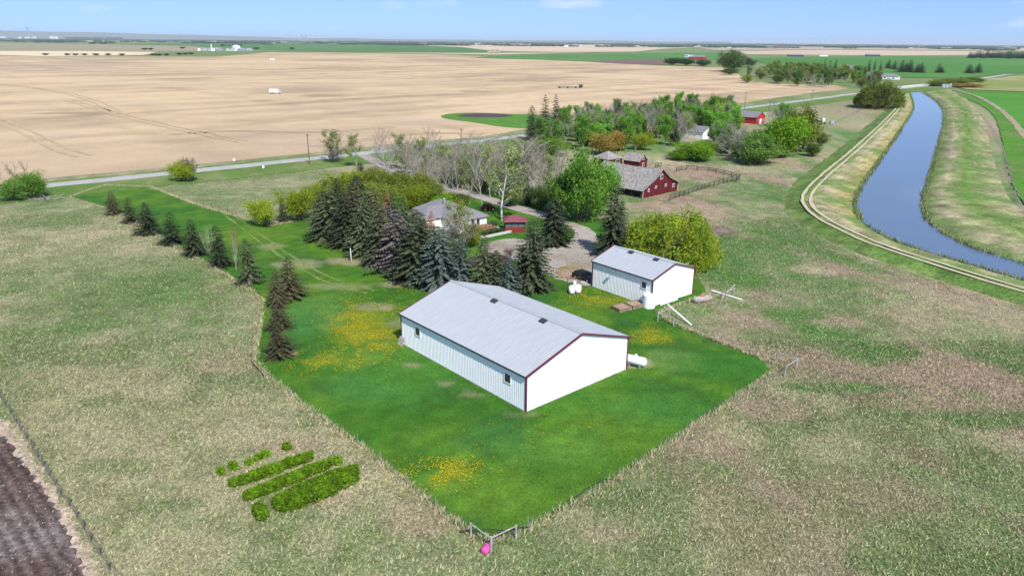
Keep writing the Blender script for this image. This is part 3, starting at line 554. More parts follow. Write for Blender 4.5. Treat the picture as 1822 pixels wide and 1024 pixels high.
tp('bareclump1', 'rustbud', 420, 481, 392, 9, 'birch_clump', 'tall white stemmed birch clump with rust tinted tops in the spruce row', bark='birch')
# spruce grove around the yard
GR = 'spruces in the grove behind the metal building'
for a, b, t, hw, kd, lf, lb in [
    (588, 426, 326, 36, 0, 'green', 'dark spruce at the left end of the yard grove, beside the yellow-green shrubs'), (618, 438, 345, 30, 1, 'dark', 'dark spruce second from the left end of the yard grove'), (645, 455, 350, 30, 0, 'green', 'spruce in the front edge of the grove left of the white marker post'), (676, 470, 362, 34, 5, 'green', 'spruce directly behind the white marker post'),
    (708, 485, 372, 38, 4, 'dead', 'greyish purple dying spruce in the front edge of the grove'), (742, 501, 374, 47, 5, 'green', 'large dense spruce left of the blue-green ones behind the metal building'), (786, 512, 402, 42, 5, 'blue', 'blue-green spruce just behind the left roof peak of the metal building'), (826, 516, 424, 31, 0, 'blue', 'smaller blue-green spruce behind the metal building ridge'),
    (862, 519, 418, 28, 1, 'green', 'medium spruce in front of the dark garden bed'), (906, 524, 458, 25, 1, 'blue', 'short pale blue spruce directly behind the roof edge of the metal building'), (947, 515, 388, 37, 5, 'green', 'big spruce at the right end of the grove, beside the gravel yard'),
    (606, 400, 318, 26, 1, 'dark', 'dark spruce in the back row near the left end of the grove'), (641, 410, 312, 28, 3, 'dark', 'tall narrow spruce in the back row of the grove'), (668, 425, 332, 26, 2, 'olive', 'olive spruce in the back row with rusty tips'), (700, 440, 345, 24, 1, 'green', 'green spruce hidden behind the purple grey one'), (735, 455, 372, 26, 2, 'olive', 'brownish spruce beside the left end of the house'), (772, 465, 400, 24, 0, 'green', 'spruce in front of the left house wall'),
    (722, 472, 360, 32, 0, 'green', 'dark spruce filling the grove between the purple grey one and the large dense one'), (760, 488, 388, 27, 1, 'olive', 'olive spruce in the middle of the grove in front of the house'), (808, 498, 430, 26, 2, 'green', 'spruce between the two blue-green ones and the bare shrub'), (884, 521, 446, 22, 3, 'green', 'narrow spruce beside the short pale blue one'), (926, 506, 436, 18, 1, 'green', 'small spruce leaning against the big one at the grove end'), (632, 425, 322, 30, 5, 'olive', 'shaggy olive spruce in the back row of the left grove end'), (576, 408, 340, 20, 1, 'green', 'small spruce at the extreme left corner of the yard grove'), (655, 436, 336, 28, 0, 'green', 'dark shaggy spruce behind the white marker post spruce'), (690, 452, 366, 28, 4, 'dead', 'second greyish dying spruce, behind the first'), (748, 440, 378, 15, 2, 'olive', 'olive topped spruce beside the left roof edge of the house'),
    (643, 318, 289, 9, 3, 'dark', 'small dark spruce alone in the yellow-green bushes'), (985, 434, 350, 38, 5, 'dark', 'broad dark spruce standing in the grass island of the driveway'), (1088, 455, 325, 34, 5, 'dark', 'tallest dark spruce in the yard, behind the white shed'), (1100, 440, 358, 22, 4, 'green', 'spruce with an orange dead patch at the right of the tallest one')]:
    tp('spruce%d' % kd, lf, a, b, t, hw, 'spruce_tree', lb, GR)
tp('spruce4', 'rustbud', 768, 425, 376, 14, 'dying_spruce', 'small rust coloured dead spruce left of the house roof')
tp('spruce4', 'rustbud', 690, 400, 338, 13, 'dying_spruce', 'thin brown spruce rising from the middle of the grove')
tp('sparse0', 'willow2', 826, 428, 352, 30, 'budding_tree', 'olive budding tree in front of the house roof', bark='birch')
tp('barebush', 'twig', 812, 448, 385, 30, 'bare_shrub', 'grey leafless shrub in front of the white house wall')
tp('willow0', 'willow', 842, 440, 398, 16, 'shrub', 'yellowish shrub beside the house steps', cat='shrub')
tp('barebush', 'purple', 906, 462, 440, 9, 'purple_shrub', 'purple leaved shrub growing in the dark garden bed', cat='shrub')
tp('willow2', 'hedge', 787, 372, 345, 22, 'shrub', 'round bright green shrub behind the house roof', cat='shrub')
tp('slim0', 'poplar2', 715, 432, 345, 15, 'poplar_tree', 'slim green tree amid the dark spruces left of the house')
# leafy trees near the yard
tp('round0', 'poplar', 1030, 395, 262, 42, 'poplar_tree', 'big fresh green poplar beside the driveway, left of the red barn')
tp('round1', 'poplar', 1066, 385, 286, 30, 'poplar_tree', 'bright green poplar touching the left side of the red barn')
tp('round1', 'poplar2', 1002, 388, 302, 26, 'poplar_tree', 'lower green poplar at the left of the biggest poplar')
tp('sparse1', 'sparse', 893, 392, 255, 44, 'poplar_tree', 'large pale trunked tree leafing out beside the gazebo', bark='birch')
tp('bigbare', 'twig', 925, 352, 232, 48, 'bare_tree', 'biggest leafless pale grey tree, behind the gazebo')
tp('bigbare', 'twig', 880, 335, 236, 45, 'bare_tree', 'large leafless tree left of the biggest bare one')
tp('dome0', 'domeleaf', 1196, 468, 380, 66, 'willow_shrub', 'huge rounded yellow-green willow shrub behind the white shed', cat='shrub')
tp('dome1', 'domeleaf', 1137, 457, 393, 24, 'willow_shrub', 'yellow-green willow shrub at the left of the huge one', cat='shrub')
tp('dome1', 'domeleaf', 1240, 480, 402, 25, 'willow_shrub', 'yellow-green willow shrub at the right of the huge one', cat='shrub')
tp('bareclump1', 'twig', 985, 372, 246, 16, 'bare_tree', 'tall narrow leafless tree left of the green poplars')
# left side bushes
tp('willow1', 'poplar', 66, 352, 308, 20, 'bush', 'bright green round bush beside the brush pile at the gravel road', cat='bush')
tp('willow0', 'poplar2', 22, 358, 320, 22, 'bush', 'green bush at the left picture edge below the bare tree', cat='bush')
tp('bareclump0', 'twig', 30, 345, 286, 22, 'bare_tree', 'small leafless tree behind the bushes at the left picture edge')
tp('willow2', 'willow', 326, 323, 287, 19, 'bush', 'yellow-green bush alone on the near edge of the gravel road', cat='bush')
tp('barebush', 'twigd', 341, 322, 278, 12, 'bare_tree', 'bare shrub touching the lone yellow-green roadside bush')
tp('willow0', 'willow', 472, 402, 354, 22, 'bush', 'yellow-green bush at the left end of the fenced lot corner', cat='bush')
tp('spruce3', 'green', 505, 394, 360, 9, 'spruce_tree', 'small spruce between two yellow-green bushes on the lawn edge')
tp('willow1', 'willow', 535, 392, 336, 26, 'bush', 'larger yellow-green bush beside the left end of the spruce grove', cat='bush')
tp('sparse0', 'sparse', 601, 288, 228, 22, 'young_tree', 'pale budding tree beside the gravel road and white trailer tank')
tp('barebush', 'twigd', 596, 289, 262, 18, 'bare_shrub', 'dark thicket at the foot of the pale budding roadside tree', cat='shrub')
tp('sparse1', 'sparse', 634, 297, 234, 15, 'young_tree', 'slender budding tree next to the driveway entrance')
for a, b, t, hw in [(565, 372, 328, 24), (590, 358, 318, 26), (625, 345, 304, 26), (660, 340, 300, 24), (690, 350, 305, 26), (720, 348, 306, 28), (750, 352, 310, 26), (700, 378, 332, 26), (735, 372, 328, 24), (660, 365, 322, 22), (770, 365, 322, 22), (610, 372, 330, 22)]:
    tp('willow%d' % (a % 3), 'willow' if a % 2 else 'willow2', a, b, t, hw, 'willow_shrub', 'yellow-green shrub in the thicket between the spruce grove and the bare trees', 'willow shrubs of the yard thicket', cat='shrub')
for kd, lf, a, b, t, hw, lb in [('bare0', 'twig', 858, 368, 258, 20, 'tall bare tree just behind the house roof'), ('bare1', 'twigd', 815, 366, 268, 20, 'leafless tree behind the chimney of the house'), ('sparse0', 'sparse', 836, 362, 272, 22, 'tree with thin new leaves behind the house roof'), ('bare2', 'twig', 782, 356, 270, 20, 'leafless tree left of the house roof'), ('bare0', 'twigd', 905, 358, 262, 22, 'leafless tree behind the pale trunked one by the gazebo'), ('sparse1', 'sparse', 872, 352, 250, 24, 'half leafed tree behind the house and the lane'), ('bare1', 'twig', 948, 366, 270, 20, 'leafless tree between the gazebo and the green poplars'), ('round1', 'shrub', 962, 372, 334, 22, 'dark green tree at the lane left of the green poplars'), ('spruce3', 'dark', 938, 366, 326, 10, 'small dark spruce at the lane behind the gazebo'), ('willow1', 'shrub', 905, 366, 342, 18, 'dark bush at the lane behind the gazebo'), ('willow2', 'willow2', 815, 368, 342, 20, 'olive bush touching the house roof ridge from behind')]:
    tp(kd, lf, a, b, t, hw, 'yard_tree' if kd[0] != 'w' else 'bush', lb, cat='tree' if kd[0] != 'w' else 'bush')
# scattered woods
def scatter(poly, n, seed, mind):
    P = Gs(poly); rng = random.Random(seed); xs = [p.x for p in P]; ys = [p.y for p in P]; out = []; tries = 0
    while len(out) < n and tries < 6000:
        tries += 1; x, y = rng.uniform(min(xs), max(xs)), rng.uniform(min(ys), max(ys))
        if inpoly(np.array([x]), np.array([y]), P)[0] and all((x-a)**2+(y-b)**2 > mind**2 for a, b in out): out.append((x, y))
    return out, rng
pts, rng = scatter([(655, 308), (690, 292), (760, 296), (860, 305), (960, 320), (990, 345), (935, 368), (880, 352), (820, 346), (760, 338), (700, 322)], 64, 5, 2.0)
for x, y in pts: tree('bare%d' % rng.randrange(3), 'twig' if rng.random() < .75 else 'twigd', x, y, rng.uniform(8.5, 13.5), None, 'bare_poplar', 'leafless grey poplar in the thicket between the road and the house', 'bare poplars behind the house')
pts, rng = scatter([(700, 300), (800, 306), (960, 322), (980, 345), (870, 345), (760, 330)], 20, 8, 4)
for x, y in pts: tree('sparse%d' % rng.randrange(2), 'sparse', x, y, rng.uniform(8, 12), None, 'budding_poplar', 'poplar with thin new leaves among the bare trees behind the house', 'budding poplars behind the house')
pts, rng = scatter([(770, 322), (900, 336), (980, 352), (900, 356), (800, 340)], 8, 9, 5)
for x, y in pts: tree('willow%d' % rng.randrange(3), 'shrub', x, y, rng.uniform(2.5, 4), 2.2, 'undergrowth_bush', 'low dark green bush under the bare trees behind the house', 'bushes under the bare trees', cat='bush')
for a, b, t, hw, lb in [(947, 250, 188, 12, 'tall dark spruce, left of the three by the far woods'), (970, 249, 169, 13, 'tall dark spruce, middle of the three by the far woods'), (988, 248, 168, 13, 'tall dark spruce, right of the three by the far woods'), (1100, 225, 176, 9, 'lone tall spruce rising from the far woods behind the barn'), (1220, 205, 169, 9, 'slim dark spruce above the woods left of the red shed with blue roof'), (1239, 206, 176, 10, 'dark spruce right beside the slim one above the woods'), (1200, 260, 215, 10, 'dark spruce in the wood front above the red outbuildings')]:
    tp('spruce%d' % (a % 4), 'dark', a, b, t, hw, 'spruce_tree', lb)
W1 = [(950, 250), (1000, 232), (1100, 215), (1200, 206), (1300, 205), (1330, 215), (1400, 228), (1420, 250), (1400, 282), (1350, 290), (1310, 280), (1270, 270), (1220, 258), (1150, 258), (1100, 262), (1020, 272), (960, 270)]
pts, rng = scatter(W1, 330, 11, 2.5)
for x, y in pts:
    u = rng.random(); bx, by = PX(x, y), PY(x, y, 0)
    if (1306 < bx < 1372 and 214 < by < 262) or (1236 < bx < 1268 and 243 < by < 264): continue
    if 1290 < bx < 1385 and by >= 262:
        tree('round%d' % rng.randrange(2), rng.choice(['shrub', 'poplar2']), x, y, rng.uniform(5, 7), None, 'broad_tree', 'rounded dark green tree in the wood behind the red barn', 'dark green trees of the wood behind the barn'); continue
    if u < .33: tree('bare%d' % rng.randrange(3), 'twig' if rng.random() < .5 else 'twigd', x, y, rng.uniform(8, 14), None, 'bare_poplar', 'leafless grey poplar in the wood behind the red barn', 'bare poplars of the wood behind the barn')
    elif u < .62: tree('slim%d' % rng.randrange(2), rng.choice(['poplar', 'poplar2', 'poplar']), x, y, rng.uniform(8, 13), rng.uniform(2.4, 3.6), 'leafy_poplar', 'green leafed poplar in the wood behind the red barn', 'green poplars of the wood behind the barn')
    elif u < .82: tree('round%d' % rng.randrange(2), rng.choice(['shrub', 'poplar2']), x, y, rng.uniform(5, 8), None, 'broad_tree', 'rounded dark green tree in the wood behind the red barn', 'dark green trees of the wood behind the barn')
    elif u < .95: tree('willow%d' % rng.randrange(3), rng.choice(['willow', 'willow2', 'gold', 'shrub']), x, y, rng.uniform(4, 6), None, 'wood_shrub', 'shrub at the edge of the wood behind the red barn', 'shrubs of the wood behind the barn', cat='shrub')
    else: tree('sparse%d' % rng.randrange(2), 'sparse', x, y, rng.uniform(9, 12), None, 'budding_poplar', 'poplar with thin new leaves in the wood behind the red barn', 'budding poplars of the wood behind the barn')
for kd, lf, a, b, t, hw, lb in [('willow1', 'gold', 1075, 275, 240, 26, 'golden budding shrub above the left red outbuilding'), ('willow2', 'gold', 1100, 268, 232, 18, 'golden olive shrub behind the left red outbuilding'), ('willow0', 'willow', 1143, 266, 238, 21, 'rounded yellow-green shrub at the wood front above the red outbuildings'), ('slim0', 'poplar', 1113, 268, 225, 14, 'slim bright green poplar beside the rounded shrub above the outbuildings'), ('slim1', 'poplar', 1060, 262, 222, 14, 'bright green young poplar at the wood front left of the golden shrub'),
    ('willow1', 'hedge', 1240, 285, 256, 36, 'spreading bright green shrub at the wood front right of the outbuildings'), ('willow2', 'hedge', 1205, 285, 268, 18, 'low bright green shrub nearest the outbuildings'), ('willow0', 'hedge', 985, 275, 246, 30, 'low green bush below the three tall spruces'), ('round0', 'poplar2', 1352, 292, 238, 34, 'large green tree at the right front of the wood'), ('round1', 'hedge', 1395, 280, 204, 32, 'tall yellow-green tree at the right end of the wood'), ('round0', 'willow2', 1428, 270, 188, 28, 'tallest olive green tree at the right end of the wood, by the canal pasture'), ('round1', 'poplar2', 1374, 275, 222, 28, 'green tree between the two large ones at the right of the wood'), ('bigbare', 'twig', 1297, 280, 218, 24, 'pale leafless tree at the wood front below the white garage'), ('slim0', 'poplar', 1302, 240, 205, 12, 'slim green tree left of the red shed with blue roof'), ('willow2', 'gold', 1275, 215, 182, 24, 'rusty golden tree above the white garage'),
    ('bareclump0', 'twig', 1275, 272, 234, 14, 'grey leafless thicket right of the white garage'), ('bareclump1', 'twigd', 1322, 290, 236, 18, 'grey leafless thicket at the right wood front below the red shed'), ('round0', 'shrub', 1335, 285, 243, 26, 'dark green tree at the wood front below the red shed'), ('bare0', 'twig', 1222, 262, 222, 16, 'leafless tree left of the white garage'), ('bare1', 'twig', 1310, 268, 226, 16, 'leafless tree between the white garage and the red shed'), ('round1', 'poplar2', 1284, 262, 228, 18, 'rounded green tree just right of the white garage'), ('willow0', 'hedge', 1258, 272, 252, 20, 'low green shrub right below the white garage'),
    ('slim1', 'willow2', 1285, 200, 172, 16, 'olive tree at the road behind the woods'), ('willow0', 'shrub', 1462, 260, 236, 12, 'small lone shrub on the pasture right of the wood'), ('willow1', 'shrub', 1446, 278, 255, 14, 'low shrub at the foot of the tallest olive tree')]:
    tp(kd, lf, a, b, t, hw, 'shrub' if kd[0] == 'w' else 'bare_tree' if kd[0] == 'b' else 'leafy_tree', lb, cat='shrub' if kd[0] == 'w' else 'tree')
# canal side bush and trees beyond
tp('dome0', 'willow2', 1566, 193, 147, 34, 'large_bush', 'large dense olive bush beside the canal bend', cat='bush')
tp('dome1', 'shrub', 1548, 190, 155, 22, 'large_bush', 'darker bush at the left of the large canal bush', cat='bush')
tp('round0', 'shrub', 1302, 128, 88, 21, 'leafy_tree', 'tall dark tree at the far edge of the stubble field')
tp('round1', 'far', 1316, 120, 98, 14, 'leafy_tree', 'dark tree beside the tall one at the far field edge')
tp('willow0', 'shrub', 1299, 133, 122, 13, 'bush', 'low bush at the foot of the tall far field tree', cat='bush')
for a, b, hw in [(1332, 119, 10), (1250, 118, 14), (1222, 117, 14), (1195, 116, 14)]: tp('willow%d' % (a % 3), 'shrub', a, b, b-13, hw, 'bush', 'dark bush in the line below the far red farm', 'bushes below the far red farm', cat='bush')
pts, rng = scatter([(1320, 148), (1340, 134), (1420, 128), (1480, 132), (1560, 142), (1560, 156), (1500, 158), (1430, 156), (1370, 152)], 130, 21, 4.5)
for x, y in pts:
    u = rng.random()
    if u < .5: tree('slim%d' % rng.randrange(2), rng.choice(['poplar2', 'willow2', 'sparse']), x, y, rng.uniform(11, 17), rng.uniform(3.5, 5.5), 'far_poplar', 'green poplar in the copse beyond the road and stubble field', 'green poplars of the copse beyond the road')
    elif u < .75: tree('bare%d' % rng.randrange(3), 'twig', x, y, rng.uniform(9, 13), None, 'far_bare_tree', 'leafless tree in the copse beyond the road and stubble field', 'bare trees of the copse beyond the road')
    else: tree('willow%d' % rng.randrange(3), rng.choice(['willow2', 'shrub']), x, y, rng.uniform(6, 9), rng.uniform(4, 6), 'far_shrub', 'shrub in the copse beyond the road and stubble field', 'shrubs of the copse beyond the road', cat='shrub')
for a, b, t in [(1466, 132, 104), (1474, 134, 107), (1484, 130, 106), (1545, 128, 106), (1555, 127, 108), (1566, 128, 109)]: tp('spruce%d' % (a % 4), 'dark', a, b, t, None, 'far_spruce', 'dark spruce sheltering the far house with the gable', 'spruces round the far gabled house')
for a, b, t, hw, lb in [(1603, 129, 107, 8, 'left spruce of the clump right of the white bungalow'), (1612, 129, 112, 8, 'shorter spruce in the clump right of the white bungalow'), (1618, 129, 106, 8, 'tall spruce in the clump right of the white bungalow'), (1632, 130, 113, 7, 'spruce of the next clump right of the bungalow'), (1638, 130, 111, 7, 'right spruce of the second clump on the green field'), (1669, 130, 113, 6, 'lone pointed spruce on the green crop field'), (1675, 130, 119, 5, 'low spruce beside the lone pointed one'), (1724, 131, 114, 7, 'left spruce of the farthest right pair on the green field'), (1740, 130, 112, 7, 'right spruce of the farthest right pair on the green field'), (1580, 122, 106, 5, 'small spruce in the thin row behind the bungalow'), (1590, 124, 108, 5, 'second small spruce in the thin row behind the bungalow')]:
    tp('spruce%d' % (a % 2), 'dark', a, b, t, hw, 'spruce_tree', lb)
for k in range(26):
    a = 1724+k*4.6; rr = random.Random(k); tp('spruce%d' % (k % 4), 'far', a, 103+rr.uniform(-.6, .8)+k*.05, 89+rr.uniform(-1, 4), 3.8, 'shelterbelt_tree', 'dark tree of the shelterbelt at the right picture edge', 'shelterbelt trees at the right edge')
for a, b, t in [(1652+32, 152, 141), (1700, 151, 139), (1716, 149, 140), (1735, 147, 138), (1664, 153, 142)]: tp('willow%d' % (a % 3), 'willow2', a, b, t, 15, 'roadside_bush', 'bush beside the far road right of the canal', 'bushes by the far road right of the canal', cat='bush')
tp('willow0', 'gold', 1726, 156, 149, 20, 'gold_bush', 'golden bush on the slope right of the canal', cat='bush')
for k in range(34):
    a = 118+k*3.0; tp('slim%d' % (k % 2), 'far', a, 70.2+a*.006, 65.5+a*.004, 1.0, 'windbreak_tree', 'small dark tree in the far windbreak row at the left', 'windbreak row at the far left')
for k, (a, b) in enumerate([(80, 98.5), (120, 98.7), (135, 98.6), (150, 98.7), (172, 98.8), (192, 98.6), (216, 98.9), (272, 98.8), (282, 99.2), (296, 99), (320, 98), (330, 97.5), (341, 97), (258, 89), (268, 89), (324, 87), (455, 88), (520, 88)]): tp('willow%d' % (k % 3), 'far', a, b, b-3.6, 4.5, 'field_bush', 'dark bush along the far edge of the stubble field', 'bushes on the far stubble edge', cat='bush')
# far horizon woods: many low clumps that read as one mass
r = np.random.RandomState(4); P = []; S = []
for k in range(900):
    px = r.uniform(-100, 1920); hz = 73+(px-911)*.0075; py = hz+abs(r.normal(0, 1))*3.2+1.3
    if r.rand() < .3: px = r.choice([60, 150, 420, 700, 760, 960, 1150, 1300, 1500, 1720])+r.normal(0, 45); hz = 73+(px-911)*.0075; py = hz+3.5+r.uniform(0, 6)
    g = G(px, py); L_ = g.length*r.uniform(.004, .02); P.append((g.x, g.y, L_))
pv, uu, vv, cc = [], [], [], []
for x, y, L_ in P:
    m = 10
    for q in range(m):
        hh = r.uniform(6, 13); pv.append((x+r.uniform(-1, 1)*L_, y+r.normal(0, 8), hh*.45)); wd_ = r.uniform(.12, .3)*L_+4; uu.append((wd_, r.uniform(-2, 2), 0)); vv.append((0, r.uniform(-2, 2), hh*.55)); cc.append(r.uniform(.6, 1.3))
me = quads_mesh('distant_woodland', np.array(pv), np.array(uu), np.array(vv), np.array(cc)[:, None]*np.ones((1, 3)), LEAF['far']); tag(link('distant_woodland', me), kind='stuff')

# ---------------------------------------------------------------- buildings
def ribwall(mb, x0, x1, y, zf, pitch=.3, dep=.03, face=-1):    # ribbed sheet along x; zf(x) -> (z0,z1)
    x = x0; pts = []
    while x < x1-.01:
        for dx, dd in ((0, 0), (.6, 0), (.72, 1), (.88, 1)):
            xx = x+dx*pitch
            if xx < x1: pts.append((xx, y+face*dep*dd))
        x += pitch
    pts.append((x1, y)); i = len(mb.v)
    for xx, yy in pts: z0, z1 = zf(xx); mb.v += [(xx, yy, z0), (xx, yy, z1)]
    for k in range(len(pts)-1): mb.f.append((i+2*k, i+2*k+2, i+2*k+3, i+2*k+1))
def ribroof(mb, y0, y1, xa, za, xb, zb, pitch=.34, dep=.03):   # slope from eave (xa,za) to ridge (xb,zb), ribs run up the slope
    y = y0; pts = []
    while y < y1-.01:
        for dy, dd in ((0, 0), (.62, 0), (.72, 1), (.9, 1)):
            if y+dy*pitch < y1: pts.append((y+dy*pitch, dd*dep))
        y += pitch
    pts.append((y1, 0)); i = len(mb.v); n = 7
    for yy, d in pts:
        for q in range(n): t = q/(n-1); mb.v.append((xa+(xb-xa)*t, yy, za+(zb-za)*t+d))
    for k in range(len(pts)-1):
        for q in range(n-1): a = i+k*n+q; mb.f.append((a, a+1, a+n+1, a+n))
def mesh_only(mb, name, mat, parent):
    me = bpy.data.meshes.new(name); me.from_pydata(mb.v, [], mb.f); me.materials.append(mat); return link(name, me, parent)
def steel_building(name, label, base, rz, W, L, hw, hr, wins, vents, door=False):
    root = empty(name, base, rz, label, 'building')
    sl_ = (hr-hw)/(W/2); f = lambda x: hw+sl_*min(x, W-x)
    m = MB(); ribwall(m, 0, W, 0, lambda x: (0, f(x)), .3, .012); mesh_only(m, 'gable_wall', M['white'], root)
    m = MB(); ribwall(m, 0, W, L, lambda x: (0, f(x)), .3, .02, 1); mesh_only(m, 'gable_wall', M['white'], root)
    for xx, fc in ((0, -1), (W, 1)):
        m = MB(); ribwall(m, 0, L, 0, lambda x: (0, hw), .3, .03, fc); m.v = [(xx+y if fc == 1 else y+xx, x, z) for x, y, z in m.v]; mesh_only(m, 'side_wall', M['white'], root)
    ov = .25; zo = hw-sl_*ov
    m = MB(); ribroof(m, -.2, L+.2, -ov, zo+.06, W/2, hr+.06); mesh_only(m, 'roof_slope', M['tin'], root)
    m = MB(); ribroof(m, -.2, L+.2, W+ov, zo+.06, W/2, hr+.06); mesh_only(m, 'roof_slope', M['tin'], root)
    m = MB(); m.face((W/2-.25, -.2, hr+.045), (W/2, -.2, hr+.13), (W/2, L+.2, hr+.13), (W/2-.25, L+.2, hr+.045)); m.face((W/2+.25, -.2, hr+.045), (W/2, -.2, hr+.13), (W/2, L+.2, hr+.13), (W/2+.25, L+.2, hr+.045)); m.build('ridge_cap', M['tin'], root)
    for yy in (-.2, L+.2):
        m = MB(); t = .13
        for xa, xb in ((-ov, W/2), (W/2, W+ov)):
            za = zo if xa < 0 else hr; zb = hr if xa < 0 else zo
            m.tube([(xa, yy, za), (xb, yy, zb)], t, 4)
        m.build('rake_trim', M['maroon'], root)
    for xx in (-ov-.03, W+ov+.03): m = MB(); m.box(xx-.05, xx+.05, -.2, L+.2, zo-.12, zo+.03); m.build('eave_trim', M['dark'], root)
    for xx, yy in ((0, 0), (W, 0), (0, L), (W, L)): m = MB(); m.box(xx-.09, xx+.09, yy-.09, yy+.09, 0, hw-.02); m.build('corner_trim', M['maroon'], root)
    for y, z, w_, h_ in wins:
        m = MB(); t = .09; X = -.07
        m.box(X-.03, X+.05, y-w_/2-t, y+w_/2+t, z+h_/2, z+h_/2+t); m.box(X-.03, X+.05, y-w_/2-t, y+w_/2+t, z-h_/2-t, z-h_/2); m.box(X-.03, X+.05, y-w_/2-t, y-w_/2, z-h_/2, z+h_/2); m.box(X-.03, X+.05, y+w_/2, y+w_/2+t, z-h_/2, z+h_/2)
        fo = m.build('window', M['gwhite'], root); g = MB(); g.box(X, X+.02, y-w_/2, y+w_/2, z-h_/2, z+h_/2); g.build('pane', M['glass'], fo)
    for y in vents:
        m = MB(); x = W/2-.62; z = hr-sl_*.62+.07; m.box(-.3, .3, -.45, .45, .02, .2)
        m.v = [(x+a, y+b, z+c+a*sl_) for a, b, c in m.v]; m.build('roof_vent', M['dark'], root)
    return root
SHOP_RZ = R(41.3)
shop = steel_building('metal_building', 'large white corrugated steel building with grey ribbed roof and maroon trim', (1.6, 69.4, 0), SHOP_RZ, 16.6, 24.3, 4.35, 7.0, [(3.0, 2.95, 1.0, 1.0), (20.5, 2.95, 1.0, 1.0)], [5.6, 14.6])
m = MB(); m.box(-.04, 16.64, -.06, 24.36, -.05, .14); m.build('foundation', M['concrete'], shop)
shed = steel_building('steel_shed', 'small white steel shed with pale roof in front of the willow shrub', (21.1, 102.3, 0), R(39.6), 10.0, 12.5, 4.4, 6.0, [(1.6, 3.1, .9, .95)], [3.2, 8.4])
m = MB(); m.tube([(-.02, 7.6, 3.9), (-.55, 7.6, 3.95)], .04, 6); m.box(-.75, -.45, 7.35, 7.85, 3.82, 4.0); m.build('yard_light', M['metal'], shed)
m = MB(); m.tube([(-.12, -.12, 4.1), (-.12, -.12, 2.0), (-.5, -.45, 1.55)], .05, 6); m.build('downspout', M['dark'], shed)
def off(root, x, y, z=0): return Vector(root.location)+Matrix.Rotation(root.rotation_euler.z, 3, 'Z') @ Vector((x, y, z))
m = MB(); m.box(2.5, 7, 13, 15.5, -.1, .12); m.v = [tuple(off(shed, a-2.6, b-.3, c)) for a, b, c in m.v]; tag(m.build('concrete_pad', M['concrete']), kind='structure')
def wood_barn():
    N = G(1143, 353); Rr = G(1205, 339); rz = math.atan2(Rr.y-N.y, Rr.x-N.x); W = (Rr-N).length; L = 19.0
    root = empty('red_barn', N, rz, 'old dark red barn with sagging weathered grey shingle roof', 'barn')
    pr = [(0, 0), (W, 0), (W, 2.3), (W*.72, 4.1), (W*.5, 6.6), (W*.28, 4.2), (0, 2.3)]
    m = MB(); m.prism(pr, 0, .2); m.build('gable_wall', M['red'], root); m = MB(); m.prism(pr, L-.2, L); m.build('gable_wall', M['red'], root)
    m = MB(); m.box(W-.2, W, .2, L-.2, 0, 2.3); m.build('side_wall', M['red'], root); m = MB(); m.box(2.2, 2.4, .2, L-.2, 0, 3.2); m.build('side_wall', M['darkwood'], root)
    for y in np.linspace(.5, L-.5, 7): m = MB(); m.box(-.1, .1, y-.1, y+.1, 0, 2.2); m.build('lean_to_post', M['darkwood'], root)
    prof = [(-.6, 2.0), (0, 2.34), (W*.28, 4.3), (W*.5, 6.72), (W*.72, 4.2), (W, 2.34), (W+.5, 2.02)]
    for a, b in ((0, 4), (3, 7)):
        pp = prof[a:b]; m = MB(); rr = random.Random(a); ny = 34; fine = []
        for (xa, za), (xb, zb) in zip(pp, pp[1:]):
            for q in range(5): fine.append((xa+(xb-xa)*q/5, za+(zb-za)*q/5))
        fine.append(pp[-1]); i = 0
        for k in range(ny+1):
            y = -.5+(L+1)*k/ny; sag = -.35*math.sin(math.pi*k/ny)
            for (x, z) in fine: m.v.append((x, y+rr.uniform(-.05, .05), z+sag*(z/7)+rr.uniform(-.06, .06)))
        n = len(fine)
        for k in range(ny):
            for q in range(n-1): j = k*n+q; m.f.append((j, j+1, j+n+1, j+n))
        o = mesh_only(m, 'roof_slope', M['shingle'], root); md = o.modifiers.new('s', 'SOLIDIFY'); md.thickness = .12; md.offset = -1
    def win(x, z, w_, h_):
        m = MB(); m.box(x-w_/2-.1, x+w_/2+.1, -.06, .02, z-h_/2-.1, z+h_/2+.1); f = m.build('window', M['gwhite'], root); g = MB(); g.box(x-w_/2, x-.04, -.09, -.055, z-h_/2, z+h_/2); g.box(x+.04, x+w_/2, -.09, -.055, z-h_/2, z+h_/2); g.build('pane', M['glass'], f)
    win(W*.5, 4.7, .9, 1.1); win(W*.16, 1.75, .5, .6); win(W*.36, 2.2, .5, .5); win(W*.64, 2.2, .5, .5); win(W*.87, 1.7, .7, .7)
    for s in (0, 1): m = MB(); x = W*.5-1.35+s*1.38; m.box(x, x+1.32, -.08, .02, 0.05, 2.6); m.box(x+.05, x+.12, -.11, -.06, .1, 2.5); m.build('door', M['brightred'] if 0 else M['red'], root)
    for s in (0, 1): m = MB(); m.tube([(W*s*.998, -.08, .05), (W*s*.998, -.08, 2.2)], .06, 4); m.build('corner_board', M['gwhite'], root)
    m = MB(); m.tube([(0, -.1, 2.34), (W*.28, -.1, 4.25), (W*.5, -.1, 6.65), (W*.72, -.1, 4.15), (W, -.1, 2.34)], .09, 4); m.build('rake_board', M['darkwood'], root)
    return root
barn = wood_barn()
